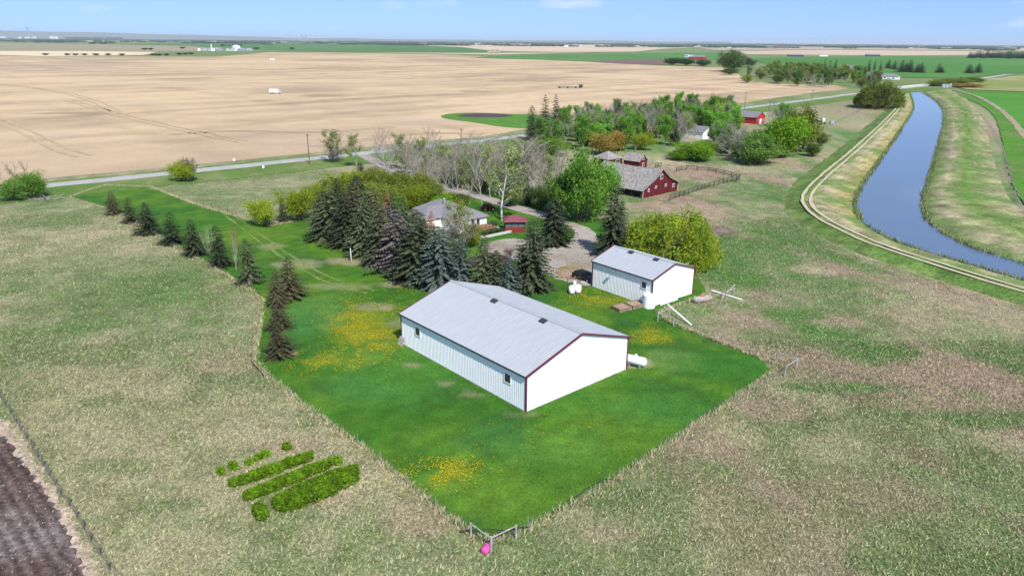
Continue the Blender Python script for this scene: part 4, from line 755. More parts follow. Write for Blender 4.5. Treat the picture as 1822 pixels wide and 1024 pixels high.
def gable_house(name, label, base, rz, W, L, hw, hr, wall, roof, wins=(), hip=False, cat='building', ov=.35, group=None, door=None, lod=False):
    root = empty(name, base, rz, label, cat, group)
    m = MB(); m.box(0, W, 0, L, 0, hw)
    if not hip: i = len(m.v); m.v += [(0, .001, hw), (W, .001, hw), (W/2, .001, hr), (0, L-.001, hw), (W, L-.001, hw), (W/2, L-.001, hr)]; m.f += [(i, i+1, i+2), (i+3, i+5, i+4)]
    m.build('wall', M[wall], root)
    m = MB(); s = (hr-hw)/(W/2); zo = hw-s*ov
    if hip:
        q = W/2; rp = [(-ov, -ov, zo), (W+ov, -ov, zo), (W+ov, L+ov, zo), (-ov, L+ov, zo), (W/2, q, hr), (W/2, L-q, hr)]; m.v = [(x, y, z+.05) for x, y, z in rp]+[(x, y, z-.08) for x, y, z in rp[:4]]
        m.f = [(0, 1, 4), (1, 2, 5, 4), (2, 3, 5), (3, 0, 4, 5)]+[(6, 7, 1, 0), (7, 8, 2, 1), (8, 9, 3, 2), (9, 6, 0, 3), (9, 8, 7, 6)]
    else:
        t = .12
        for xa, xb in ((-ov, W/2), (W+ov, W/2)):
            i = len(m.v); m.v += [(xa, -ov, zo+.03), (xb, -ov, hr+.03), (xb, L+ov, hr+.03), (xa, L+ov, zo+.03), (xa, -ov, zo+.03+t), (xb, -ov, hr+.03+t), (xb, L+ov, hr+.03+t), (xa, L+ov, zo+.03+t)]
            m.f += [tuple(i+k for k in f) for f in ((0, 1, 2, 3), (7, 6, 5, 4), (0, 4, 5, 1), (1, 5, 6, 2), (2, 6, 7, 3), (3, 7, 4, 0))]
    m.build('roof', M[roof], root)
    for side, p, z, w_, h_ in wins:
        m = MB(); g = MB(); t = .1
        if side in 'fb': yy = -.05 if side == 'f' else L+.05; m.box(p-w_/2-t, p+w_/2+t, yy-.03, yy+.06, z-h_/2-t, z+h_/2+t); g.box(p-w_/2, p+w_/2, yy-.05, yy-.02, z-h_/2, z+h_/2)
        else: xx = -.05 if side == 'l' else W+.05; m.box(xx-.03, xx+.06, p-w_/2-t, p+w_/2+t, z-h_/2-t, z+h_/2+t); g.box(xx-.05, xx+.05 if side == 'r' else xx-.02, p-w_/2, p+w_/2, z-h_/2, z+h_/2)
        f = m.build('window', M['gwhite'], root); g.build('pane', M['glass'], f)
    if door: m = MB(); p, w_, h_, mt = door; m.box(p-w_/2, p+w_/2, -.07, .02, .02, h_); m.build('door', M[mt], root)
    return root
b = G(1081, 298); gable_house('red_outbuilding', 'low red outbuilding with grey roof, left of the two behind the barn', b, R(38), 6.5, 6.5, 2.7, 4.6, 'red', 'shingle', [('f', 4.4, 1.6, 1.5, .9)], True, 'shed')
b = G(1137, 302); gable_house('red_outbuilding', 'small red gabled outbuilding with two stacked windows behind the barn', b, R(46), 4.2, 6.0, 2.6, 4.6, 'red', 'shingle', [('f', 2.1, 3.4, .7, .8), ('f', 2.1, 1.4, .9, .9)], False, 'shed', .25)
b = G(1345, 221); gable_house('red_shed', 'bright red shed with blue grey roof in the woods by the canal pasture', b, R(43), 8, 14, 3.2, 5.6, 'brightred', 'asph', [('f', 1.8, 1.5, .8, .8), ('f', 6.4, 1.5, .8, .8)], False, 'shed', .4, None, (4, 1.8, 2.4, 'gwhite'))
b = G(1250, 248); gable_house('white_garage', 'white gabled garage with grey roof hidden in the woods', b, R(40), 7, 11, 2.8, 4.8, 'gwhite', 'asph', [('f', 3.5, 1.5, 1, 1)], False, 'garage')
# house
Rc = G(866, 405); HN = Vector((Rc.x-8*math.cos(R(41)), Rc.y-8*math.sin(R(41)), 0))
house = gable_house('farmhouse', 'white farmhouse with grey hip roof among the spruces', HN, R(41), 8, 15.5, 2.9, 5.0, 'gwhite', 'asph', [('f', 4.2, 1.25, .8, 2.1), ('f', 5.6, 1.25, .8, 2.1), ('l', 6, 1.5, 1.6, 1.2), ('l', 11, 1.5, 1.6, 1.2)], True, 'house', .5)
m = MB(); m.tube([(3, 8.5, 4.0), (3, 8.5, 5.5)], .16, 8); m.tube([(3, 8.5, 5.5), (3, 8.5, 5.75)], [.26, .2], 8); m.build('chimney', M['silver'], house)
m = MB(); m.box(-4.2, -.1, 5.2, 12.2, 0, 2.7); wg = m.build('wing_wall', M['gwhite'], house)
m = MB(); i = 0; m.v = [(-4.7, 4.7, 2.55), (-4.7, 12.7, 2.55), (2.4, 12.7, 2.75), (2.4, 4.7, 2.75), (-1.2, 8.7, 4.5), (3.6, 8.7, 4.5)]; m.f = [(0, 4, 1), (1, 4, 5, 2), (0, 3, 5, 4)]; m.build('wing_roof', M['asph'], house)
m = MB(); m.box(1.8, 7.9, -3.6, -.1, .85, 1.0); dk = m.build('deck', M['deck'], house)
m = MB(); m.box(1.9, 7.8, -3.5, -.2, .05, .85); m.build('deck_skirt', M['darkwood'], dk)
m = MB()
for p0, p1 in (((1.85, -3.55), (7.85, -3.55)), ((1.85, -3.55), (1.85, -.2)), ((7.85, -3.55), (7.85, -1.5))):
    for z in (1.25, 1.85): m.tube([(*p0, z), (*p1, z)], .05, 4)
    n = 6
    for k in range(n+1): t = k/n; m.tube([(p0[0]+(p1[0]-p0[0])*t, p0[1]+(p1[1]-p0[1])*t, 1.0), (p0[0]+(p1[0]-p0[0])*t, p0[1]+(p1[1]-p0[1])*t, 1.95)], .06, 4)
m.build('railing', M['dark'], dk)
m = MB()
for k in range(4): m.box(8.0+k*.35, 8.35+k*.35, -3.4, -1.6, .02, .85-k*.22)
m.build('steps', M['concrete'], house)
m = MB(); m.box(1.4, 9.8, -6.6, -6.3, .02, .5); m.box(1.4, 1.7, -6.3, -3.8, .02, .5); m.box(9.5, 9.8, -6.3, -3.8, .02, .5); pl = tag(m.build('planter_wall', M['concrete']), 'pale concrete planter border in front of the house deck', 'planter'); pl.location = HN; pl.rotation_euler.z = R(41)
for k, (x, y) in enumerate([(3.2, -5.0), (5.2, -5.0), (7.2, -5.1)]): p = off(house, x, y); tree('willow%d' % k, 'shrub', p.x, p.y, 1.1, .9, 'garden_shrub', 'low green shrub inside the concrete planter by the deck', 'shrubs in the house planter', cat='shrub')
gb = G(899, 414)
gz = empty('gazebo', gb, R(5), 'red screened gazebo with maroon hip roof beside the house', 'gazebo')
m = MB(); m.box(0, 4.2, 0, 3.4, 0.02, 1.15); m.build('base_panel', M['gazebored'], gz)
for x in (.08, 1.4, 2.8, 4.12):
    for y in (.08, 3.32): m = MB(); m.box(x-.07, x+.07, y-.07, y+.07, 1.15, 2.35); m.build('post', M['maroon'], gz)
m = MB(); m.box(.06, 4.14, .1, .13, 1.16, 2.34); m.box(.06, 4.14, 3.27, 3.3, 1.16, 2.34); m.build('screen', M['screen'], gz)
m = MB(); m.v = [(-.5, -.5, 2.35), (4.7, -.5, 2.35), (4.7, 3.9, 2.35), (-.5, 3.9, 2.35), (1.3, 1.7, 3.3), (2.9, 1.7, 3.3)]; m.f = [(0, 1, 5, 4), (1, 2, 5), (2, 3, 4, 5), (3, 0, 4), (3, 2, 1, 0)]; m.build('roof', M['maroonroof'], gz)
# ---------------------------------------------------------------- yard objects
def tank(name, label, loc, rz, L, r, mat, legs='metal', z=.35, cat='tank', dome=True):
    o = empty(name, loc, rz, label, cat); m = MB(); n = 12; pts = []; rad = []
    for k in range(6): a = math.pi/2*k/5; pts.append((-L/2+r*(1-math.sin(a))*.8, 0, z+r)); rad.append(max(r*math.sin(a), .01)) if False else None
    pts = []; rad = []
    for k in range(6): a = math.pi/2*k/5; pts.append((-L/2-r*.7*math.cos(a), 0, z+r)); rad.append(max(r*math.sin(a), .01))
    for k in range(6): a = math.pi/2*(1-k/5); pts.append((L/2+r*.7*math.cos(a), 0, z+r)); rad.append(max(r*math.sin(a), .01))
    m.tube(pts, rad, 20); m.build('tank_body', M[mat], o, True)
    for x in (-L*.33, L*.33): m = MB(); m.box(x-.1, x+.1, -r*.8, r*.8, .0, z+r*.35); m.build('cradle', M[legs], o)
    if dome: m = MB(); m.tube([(0, 0, z+2*r-.03), (0, 0, z+2*r+.22)], [.2, .18], 12); m.build('valve_dome', M[mat], o, True)
    return o
tank('propane_tank', 'white propane tank behind the right corner of the large metal building', G(1130, 652), R(-30), 2.1, .55, 'poly')
o = tank('old_tank', 'rusty grey old fuel tank lying in rough grass right of the shed', G(1249, 537), R(22), 2.6, .5, 'rust', 'rust', .02, dome=False); m = MB(); m.box(-.25, .25, -.3, .3, 1.02, 1.12); m.build('orange_patch', M['orange'], o)
o = empty('water_tank', G(1154, 546), 0, 'upright white plastic water tank at the shed corner downspout', 'tank'); m = MB(); m.tube([(0, 0, 0), (0, 0, 2.0), (0, 0, 2.06), (0, 0, 2.25)], [.95, .95, .88, .3], 28); m.build('tank_body', M['poly'], o)
m = MB(); m.tube([(0, 0, 2.22), (0, 0, 2.34)], .22, 12); m.build('lid', M['poly'], o)
o = empty('planter_box', G(1112, 549), R(32), 'raised wooden garden box with dry soil beside the shed wall', 'planter')
for nm, x0 in (('a', 0), ('b', 2.6)):
    m = MB(); m.box(x0-1.9, x0+.5, -1.0, -.92, 0, .6); m.box(x0-1.9, x0+.5, .92, 1.0, 0, .6); m.box(x0-1.9, x0-1.82, -.92, .92, 0, .6); m.box(x0+.42, x0+.5, -.92, .92, 0, .6); m.build('box_frame', M['boxwood'], o)
    m = MB(); m.box(x0-1.8, x0+.4, -.9, .9, .02, .5); m.build('soil_fill', plain('dry_soil', (.34, .25, .17), .95, 0, .4, 3, .1, bump=1), o)
o = empty('sprayer_tank', G(1023, 522), R(20), 'white plastic tank with black frame standing on the lawn', 'tank'); o.scale = (1.25, 1.25, 1.3)
for x in (-.45, .42): m = MB(); m.tube([(x, 0, .1), (x, 0, .25), (x, 0, .95), (x, 0, 1.1)], [.3, .42, .42, .2], 14); m.build('tank_body', M['poly'], o, True)
m = MB()
for x, y in ((-.9, .5), (.9, .5), (-.9, -.2), (.9, -.2)): m.tube([(x, y, 0), (x, y, 1.9 if y > 0 else .5)], .04, 5)
m.tube([(-.9, .5, 1.9), (.9, .5, 1.9)], .04, 5); m.tube([(-.9, .5, 1.3), (.9, .5, 1.3)], .04, 5); m.build('frame', M['dark'], o)
m = MB(); m.tube([(0, .2, 1.1), (0, .2, 1.55)], .2, 10); m.build('filler_neck', M['poly'], o)
o = empty('wooden_pallet', off(shop, -.55, 24.0), SHOP_RZ, 'wooden pallet leaning on the left end of the large metal building', 'pallet'); 
m = MB()
for k in range(6): m.box(-.02, .02, -.55+k*.2, -.43+k*.2, 0, 1.2)
for z in (.02, .55, 1.08): m.box(.02, .1, -.55, .57, z, z+.1)
m.v = [(x*.95+z*.3, y, z*.95) for x, y, z in m.v]; m.build('slats', M['wood'], o)
def pipe(name, label, a, b, r=.09, mat='poly'):
    g = G(*a[:2]); h = G(*b[:2]); m = MB(); m.tube([Vector((0, 0, a[2])), h-g+Vector((0, 0, b[2]))], r, 8); o = m.build(name, M[mat]); o.location = g; return tag(o, label, 'pipe')
pipe('irrigation_pipe', 'long white pipe propped on the fence brace near the water tank', (1187, 556, 1.3), (1230, 579, .1), .12)
pipe('irrigation_pipe', 'white pipe lying in rough grass right of the old fuel tank', (1266, 519, .25), (1320, 534, .1), .11)
pipe('irrigation_pipe', 'short pale pipe lying across the wooden frame in rough grass', (1284, 531, .1), (1306, 517, 1.0), .08, 'wood')
m = MB()
for k in range(14): m.box(.3*k, .3*k+.14, -.05, .05, 0, .55)
m.box(0, 4.1, -.08, -.05, .1, .18); m.box(0, 4.1, -.08, -.05, .4, .48); o = m.build('picket_panel', M['gwhite']); o.location = off(shed, 1.6, -.5); o.rotation_euler.z = R(39.6); tag(o, 'low white picket panel leaning along the shed gable wall', 'fence panel')
def car(name, label, loc, rz, paint, L=4.6, cat='car', van=False):
    o = empty(name, loc, rz, label, cat); h = 1.9 if van else 1.45
    pr = [(-L/2, .35), (L/2, .35), (L/2, .8), (L/2-.15, .95), (L*.22, 1.0), (L*.08, h), (-L*.36, h), (-L*.46, 1.0), (-L/2, .95)]
    m = MB(); m.prism(pr, -.85, .85); b_ = m.build('body', M[paint], o); md = b_.modifiers.new('b', 'BEVEL'); md.width = .08; md.segments = 2
    m = MB()
    for s in (-1, 1): m.prism([(L*.18, 1.03), (L*.075, h-.1), (-L*.34, h-.1), (-L*.42, 1.03)], s*.83, s*.87)
    m.build('window', M['glass'], o)
    for x in (-L*.31, L*.31):
        for s in (-1, 1): m = MB(); m.tube([(x, s*.68, .33), (x, s*.9, .33)], .33, 14); wh = m.build('wheel', M['rubber'], o); g = MB(); g.tube([(x, s*.9, .33), (x, s*.915, .33)], .19, 10); g.build('rim', M['silver'], wh)
    for s in (-1, 1): m = MB(); m.box(L/2-.04, L/2+.03, s*.65-.16, s*.65+.16, .68, .82); m.build('headlight', M['gwhite'], o)
    return o
car('parked_car', 'black car parked at the left end of the white shed', off(shed, 1.4, 15.6), R(39.6+90+180), 'black')
car('parked_car', 'dark red vehicle parked on the lawn behind the house', G(869, 374), R(20), 'red', 3.0, 'vehicle')
o = car('parked_trailer', 'dark trailer with white front on the pasture right of the woods', G(1450, 218), R(0), 'black', 7, 'trailer', True); m = MB(); m.box(3.4, 4.6, -.9, .9, .4, 2.2); m.build('white_nose', M['gwhite'], o)
car('parked_van', 'pale van beside the red shed with blue grey roof', G(1316, 217), R(20), 'gwhite', 5, 'van', True)
m = MB(); m.box(-1, 1, -.8, .8, .0, 1.5); m.box(-.9, .9, -.7, .7, 1.5, 1.6); o = m.build('stock_bin', M['bluegrey']); o.location = G(1480, 221); tag(o, 'blue grey bin at the pasture fence right of the trailer', 'bin')
o = empty('pink_barrel', G(865, 981), 0, 'bright pink plastic barrel at the nearest fence corner', 'barrel'); m = MB(); m.tube([(-.42, 0, .31), (-.38, 0, .31), (0, 0, .31), (.38, 0, .31), (.42, 0, .31)], [.24, .29, .31, .29, .24], 16); m.build('barrel_body', M['pink'], o, True); o.rotation_euler.z = R(65)
m = MB(); m.tube([(.42, 0, .31), (.43, 0, .31)], .2, 12); m.build('barrel_end', M['pink'], o)
def hose(label, px, z=.12, r=.045):
    P = smoothpoly([G(x, y)+Vector((0, 0, z+((i*37) % 5)*.05)) for i, (x, y) in enumerate(px)], 2, False); m = MB(); m.tube(P, r, 5); return tag(m.build('hose', M['rubber']), label, 'hose')
hose('black hose lying across the nearest fence corner', [(820, 953), (840, 953), (870, 953), (900, 954), (925, 948), (940, 946)], .5)
hose('black hose snaking along the right lawn edge', [(1008, 893), (1030, 884), (1045, 872), (1070, 857), (1082, 855), (1100, 857)])
hose('black hose curving at the bend of the left lawn fence', [(447, 626), (446, 645), (456, 655), (463, 662), (470, 672)])
hose('thin black hose at the lawn corner beside the spruce pair', [(440, 512), (462, 522), (466, 535), (462, 560), (455, 600)], .1, .035)
m = MB(); rr = random.Random(2); g0 = G(83, 356)
for k in range(60): a = Vector((rr.gauss(0, 2.2), rr.gauss(0, 1.2), rr.uniform(.05, .8))); d = Vector((rr.gauss(0, 1), rr.gauss(0, 1), rr.gauss(0, .3))).normalized()*rr.uniform(.8, 2.5); m.tube([a, a+d*.5+Vector((0, 0, .1)), a+d], [.05, .04, .015], 4)
o = m.build('brush_pile', M['brush']); o.location = g0; tag(o, 'grey pile of cut branches beside the green bushes at the road', 'brush pile')
def mound(name, label, px, py, w_, d_, h_, mat, cat):
    m = MB(); n = 14; g = G(px, py); rr = random.Random(px)
    for j in range(6):
        t = j/5
        for k in range(n): a = 6.283*k/n; q = (1-t)*rr.uniform(.85, 1.1); m.v.append((w_*q*math.cos(a), d_*q*math.sin(a), h_*t**.7*rr.uniform(.85, 1.1)-.05))
    for j in range(5):
        for k in range(n): m.f.append((j*n+k, j*n+(k+1) % n, (j+1)*n+(k+1) % n, (j+1)*n+k))
    o = m.build(name, M[mat], None, True); o.location = g; return tag(o, label, cat)
mound('manure_pile', 'brown heap on bare ground right of the willow shrub', 1280, 410, 2.6, 1.8, .7, 'brown', 'heap')
mound('dirt_mound', 'small dark earth mound in the pasture below the barn', 1234, 384, .8, .5, .3, 'brown', 'mound')
tag(pipe('marker_post', 'white marker post at the edge of the spruce grove', (625, 463, 0), (624.8, 463, 2.3), .08), cat='post')
# hedges and bushes at the lower left
def hedge(name, label, a, b, w_, h_, n, leaf='hedge', cat='hedge'):
    A, B = G(*a), G(*b); r = np.random.RandomState(int(a[0])); d = (B-A); L_ = d.length; rz = math.atan2(d.y, d.x); o = empty(name, A.lerp(B, .5), rz, label, cat)
    t = r.uniform(-1, 1, n); u = r.uniform(0, 2*math.pi, n); ww = w_*(.8+.35*vn(t*L_, t*0, 1.7, int(a[0])))*np.sqrt(np.clip(1-np.abs(t)**6, .05, 1)); el = np.abs(r.normal(0, 1, n)); el = r.uniform(0, 1, n)**.6
    ph = el*math.pi/2; hh = h_*(.8+.4*vn(t*L_, t*0+3, 1.5, 7)); sg = np.where(r.rand(n) < .5, -1, 1)
    y = sg*ww*np.cos(ph)**.7; z = hh*np.sin(ph)**.8+.05; P = np.stack([t*L_/2, y, z], 1)+r.normal(0, .10, (n, 3)); dd = unit(r.normal(0, 1, (n, 3))+np.array((0, 0, .4))); e = unit(np.cross(dd, r.normal(0, 1, (n, 3)))); sz = r.uniform(.06, .14, (n, 1))
    cl = np.where(fbm(P[:, 0]*1.0+9, P[:, 1], .8, 3, 3) > .5, 1.15, .85)*r.uniform(.7, 1.3, n); col = cl[:, None]*np.array((1, 1, 1))
    link('foliage', quads_mesh('foliage', P, dd*sz, e*sz*.8, col, LEAF[leaf]), o)
    m = MB()
    for k in range(max(3, int(L_/.6))): x = -L_/2+L_*(k+.5)/max(3, int(L_/.6)); m.tube([(x, 0, -.05), (x+r.uniform(-.1, .1), r.uniform(-.2, .2), h_*.8)], [.04, .015], 4)
    m.build('stems', M['bark'], o); return o
hedge('hedge_row', 'largest and widest bright green hedge row, nearest the picture bottom', (490, 909), (635, 850), 1.1, 1.15, 13000)
hedge('hedge_row', 'middle narrow hedge row between the wide hedge and the back row', (436, 891), (592, 829), .46, .75, 6500)
hedge('hedge_row', 'back thin hedge row farthest from the wide hedge', (410, 868), (556, 817), .45, .7, 6000)
for a, b, w_, h_, lb in [((456, 924), (472, 917), .72, 1.05, 'round green bush at the near end of the widest hedge'), ((505, 802), (516, 797), .35, .5, 'small green bush farthest right of the loose bushes behind the hedges'), ((468, 815), (478, 811), .32, .5, 'small bush touching a smaller one behind the back hedge row'), ((455, 820), (463, 816), .26, .35, 'smaller of the two touching bushes behind the back hedge row'), ((439, 828), (448, 824), .24, .35, 'tiny bush in the middle of the loose bushes'), ((409, 836), (421, 832), .4, .5, 'rounded bush second from the left behind the hedges'), ((389, 844), (397, 841), .3, .45, 'small bush farthest left behind the hedges'), ((595, 828), (605, 823), .33, .5, 'small bush at the far end of the middle hedge row')]:
    hedge('low_bush', lb, a, b, w_, h_, 1400 if h_ > 1 else 500, 'hedge', 'bush')
# ---------------------------------------------------------------- fences and poles
def fence(name, label, px, step, ph=1.25, pr=.05, wires=(.4, .8, 1.15), mat='metal', wmat='wire', rails=False, n=6, pts=None, wr=.012, cat='fence'):
    P = pts if pts else Gs(px); o = empty(name, P[0], 0, label, cat); Q = [P[0]]
    for a, b in zip(P, P[1:]): k = max(1, round((b-a).length/step)); Q += [a.lerp(b, (j+1)/k) for j in range(k)]
    Q = [q-P[0] for q in Q]; rr = random.Random(label)
    for i, q in enumerate(Q[:100]):
        m = MB(); m.tube([(0, 0, -.1), (rr.gauss(0, .05), rr.gauss(0, .05), ph*rr.uniform(.92, 1.06))], pr, n); p = m.build('post', M[mat], o); p.location = q
    for z in wires:
        m = MB()
        if rails:
            for a, b in zip(Q, Q[1:]): m.box(0, 1, -.03, .03, -.08, .08); k = len(m.v)-8; d = b-a; L_ = d.length; ax = d.normalized(); pn = Vector((-ax.y, ax.x, 0)); dz = rr.gauss(0, .04); m.v[k:] = [tuple(a+ax*(x*L_)+pn*(y+pr)+Vector((0, 0, z+zz+dz))) for x, y, zz in m.v[k:]]
            m.build('rail', M[mat], o)
        else: m.tube([q+Vector((0, 0, z)) for q in Q], wr, 3, False); m.build('wire', M[wmat], o)
    return o
fence('wire_fence', 'wire fence on steel posts along the left edge of the mown lawn', [(868, 972), (820, 942), (775, 905), (725, 864), (635, 792), (560, 740), (480, 677), (452, 645)], 6.0, 1.35, .045)
fence('wire_fence', 'wire fence on steel posts along the right front edge of the lawn', [(875, 977), (940, 944), (1060, 881), (1130, 836), (1230, 766), (1310, 712), (1416, 656)], 6.5, 1.35, .04)
fence('wire_fence', 'wire fence from the leaning white pipe to the right lawn corner', [(1172, 568), (1195, 578), (1270, 608), (1416, 656)], 5.0, 1.3, .04)
fence('wire_fence', 'thin wire fence between the mown strip and the fenced lot', [(350, 362), (420, 385), (480, 400), (545, 392)], 4.0, 1.2, .05, mat='darkwood')
fence('wire_fence', 'faint fence between the spruce row and the rough pasture', [(122, 352), (190, 374), (245, 399), (300, 434), (370, 474), (440, 514)], 12, 1.0, .03)
fence('wooden_fence', 'weathered wooden post fence beside the ploughed field', [(-10, 690), (28, 752), (47, 783), (67, 815), (87, 847), (109, 882), (137, 922), (161, 965), (195, 1014), (230, 1060)], 2.6, 1.15, .075, mat='postwood')
def brace(label, corner, ends):
    g = G(*corner); o = empty('fence_brace', g, 0, label, 'fence brace'); m = MB(); m.tube([(0, 0, -.1), (0, 0, 1.45)], .10, 8); m.build('post', M['wood'], o)
    for e in ends:
        q = G(*e)-g; m = MB(); m.tube([q+Vector((0, 0, -.1)), q+Vector((0, 0, 1.4))], .09, 8); m.build('post', M['wood'], o); m = MB(); m.tube([Vector((0, 0, 1.3)), q+Vector((0, 0, 1.3))], .06, 6); m.build('rail', M['wood'], o)
brace('grey timber corner brace with two rails beside the pink barrel', (874, 981), [(838, 955), (918, 959)])
brace('timber corner brace at the right corner of the lawn', (1416, 656), [(1396, 669), (1382, 644)])
brace('timber brace beneath the propped white pipe', (1170, 572), [(1190, 564), (1198, 580)])
brace('timber frame in rough grass right of the old tank', (1305, 528), [(1284, 533)])
fence('corral_fence', 'dark plank corral fence behind the pen right of the barn', [(1203, 306), (1222, 302), (1260, 305), (1316, 318), (1310, 324)], 3.2, 1.5, .10, (.45, .85, 1.3), 'darkwood', rails=True)
fence('corral_fence', 'dark plank corral fence from the barn corner to the pen', [(1192, 357), (1225, 345), (1262, 333), (1310, 321)], 2.6, 1.5, .10, (.45, .85, 1.3), 'darkwood', rails=True)
fence('corral_fence', 'short plank fence beside the small red outbuilding', [(1166, 299), (1176, 297)], 2.0, 1.5, .10, (.5, 1.0, 1.4), 'darkwood', rails=True)
fence('pasture_fence', 'wire fence crossing the pasture from the trailer to the canal bush', [(1440, 236), (1480, 224), (1520, 203), (1548, 186)], 9, 1.3, .09, mat='darkwood')
fence('canal_fence', 'weathered fence along the right canal bank', [(1740, 200), (1762, 225), (1782, 262), (1795, 310), (1815, 372), (1850, 420)], 4.5, 1.35, .09, (.35, .7, 1.05), 'wood')
def pole(px, py, top, label, arm=True, tr=False):
    o = empty('utility_pole', G(px, py), R(41), label, 'utility pole'); h = HT(px, py, top); m = MB(); m.tube([(0, 0, -.2), (0, 0, h)], [.17, .12], 8); m.build('pole', M['bark'], o)
    if arm:
        m = MB(); m.box(-.06, .06, -.9, .9, h-.55, h-.42); a = m.build('crossarm', M['bark'], o)
        for y in (-.8, 0, .8): m = MB(); m.tube([(0, y, h-.42), (0, y, h-.2)], .05, 6); m.build('insulator', M['metal'], a)
    if tr: m = MB(); m.tube([(.3, 0, h-1.8), (.3, 0, h-.9)], .22, 10); m.build('transformer', M['metal'], o)
pole(551, 292, 238, 'utility pole beside the gravel road left of the pale budding tree'); pole(821, 262, 228, 'utility pole at the road above the bare trees'); pole(1324, 197, 163, 'utility pole at the road above the red shed'); pole(1444, 181, 159, 'utility pole at the road near the far copse'); pole(1128, 292, 256, 'dark pole behind the barn between the red outbuildings', True, True)
pole(1233, 384, 372, 'short dark post in the pasture below the barn', False)
def sign(px, py, label):
    o = empty('road_marker', G(px, py), R(41), label, 'road sign'); m = MB(); m.tube([(0, 0, 0), (0, 0, 1.2)], .04, 6); m.build('post', M['metal'], o); m = MB(); m.box(-.35, .35, -.07, -.045, .9, 1.6); m.build('sign_plate', M['gwhite'], o)
sign(417, 291, 'small white marker on the far side of the gravel road'); sign(469, 304, 'small white marker on the near side of the gravel road')
tank('trailer_tank', 'white tank on a trailer under the pale budding roadside tree', G(592, 287), R(20), 3.2, .75, 'gwhite', 'metal', .6)
# ---------------------------------------------------------------- far farms
def box_truck(label, px, py, rz, L=10, group=None):
    o = empty('farm_truck', G(px, py), rz, label, 'truck'); m = MB(); m.box(-L/2, L*.22, -1.25, 1.25, 1.0, 3.4); m.build('box_body', M['gwhite'], o); m = MB(); m.prism([(L*.24, .6), (L*.5, .6), (L*.5, 1.7), (L*.4, 1.9), (L*.36, 2.9), (L*.24, 2.9)], -1.15, 1.15); m.build('cab', M['silver'], o)
    for x in (-L*.36, -L*.22, L*.36):
        for s in (-1, 1): m = MB(); m.tube([(x, s*.9, .5), (x, s*1.25, .5)], .5, 12); m.build('wheel', M['rubber'], o)
box_truck('white grain truck parked alone in the stubble field', 491, 167, R(5), 8.5)
box_truck('pale truck far out on the stubble field near its far edge', 486, 108, R(10), 10)
o = empty('seeder', G(1010, 157), R(8), 'dark wide farm implement working the stubble field', 'farm machine'); m = MB(); m.box(-9, 9, -.4, .4, .6, 1.1); m.build('tool_bar', M['dark'], o); m = MB(); m.box(10, 13, -1.1, 1.1, .7, 3.0); m.build('cab', M['dark'], o)
for s in (-7, 0, 7, 11): m = MB(); m.tube([(s, -.9, .7), (s, .9, .7)], .7, 10); m.build('wheel', M['rubber'], o)
gh = gable_house
def far(px, py, w_, l_, hw, hr, rz, wall, roof, label, group=None, **kw): return gh('far_building', label, G(px, py), R(rz), w_, l_, hw, hr, wall, roof, kw.get('wins', ()), kw.get('hip', False), 'building', .4, group)
far(1598, 142, 11, 26, 3.6, 6.2, 55, 'gwhite', 'asph', 'white bungalow with long grey roof behind the canal bush', wins=[('f', 3, 1.6, 1.6, 1.3), ('f', 8, 1.6, 1.6, 1.3), ('l', 5, 1.6, 2, 1.3), ('l', 14, 1.6, 2, 1.3)], hip=True)
far(1513, 131, 13, 16, 6.5, 10.5, 30, 'brown', 'asph', 'large brown house with a pale gable among far spruces', wins=[('f', 4, 4.8, 1.6, 1.6), ('f', 9, 4.8, 1.6, 1.6)])
far(1488, 130, 10, 26, 3.5, 5.2, 80, 'gwhite', 'tin', 'long pale roofed shed in the far copse')
far(1254, 106, 14, 30, 5.5, 9, 60, 'brightred', 'asph', 'long bright red barn at the far red farm')
far(1234, 105, 11, 14, 5, 9, 50, 'brightred', 'tin', 'red barn with pale roof left of the long far one')
far(1224, 102, 10, 12, 4.5, 7, 40, 'gwhite', 'tin', 'white shed at the left of the far red farm')
far(1430, 101, 18, 44, 4, 7, 80, 'dark', 'asph', 'low dark barn at the far edge of the green field'); far(1566, 100.5, 18, 40, 4, 7, 80, 'dark', 'asph', 'second low dark barn farther right along the green field'); far(1473, 100.5, 12, 24, 3.5, 5, 80, 'gwhite', 'tin', 'low white sheds between the two dark far barns')
far(1404, 86.5, 30, 90, 7, 11, 85, 'brown', 'maroonroof', 'brown farm buildings on the far pink field'); far(1378, 86.5, 24, 60, 7, 11, 85, 'brown', 'asph', 'brown far building at the left of the pink field farm'); far(1300, 86, 16, 26, 5, 8, 60, 'gwhite', 'tin', 'tiny white building above the far red farm')
far(1783, 102, 8, 12, 4, 7, 40, 'gwhite', 'asph', 'small white gabled house in front of the right shelterbelt')
rr = random.Random(9)
for k, (px, py, w_) in enumerate([(352, 90.3, 14), (358, 90.3, 10), (364, 90.4, 16), (376, 90.6, 24), (389, 90.7, 30), (402, 90.8, 26), (418, 90.6, 22), (432, 90.9, 24), (445, 91, 20)]): far(px, py, w_*.6, w_, rr.uniform(4, 7), rr.uniform(8, 11), rr.uniform(20, 80), ['gwhite', 'bluegrey', 'silver'][k % 3], 'tin', 'pale shed of the far farm yard beyond the stubble', 'sheds of the far farm yard')
far(415, 88, 26, 30, 12, 17, 30, 'gwhite', 'tin', 'tallest white building of the far farm yard beyond the stubble')
o = empty('silo', G(377, 90.5), 0, 'tall white pole-like silo in front of the far farm yard', 'silo'); m = MB(); m.tube([(0, 0, 0), (0, 0, 20)], 1.6, 12); m.build('silo_body', M['gwhite'], o); m = MB(); m.tube([(0, 0, 20), (0, 0, 21.5)], [1.7, .1], 12); m.build('cap', M['silver'], o)
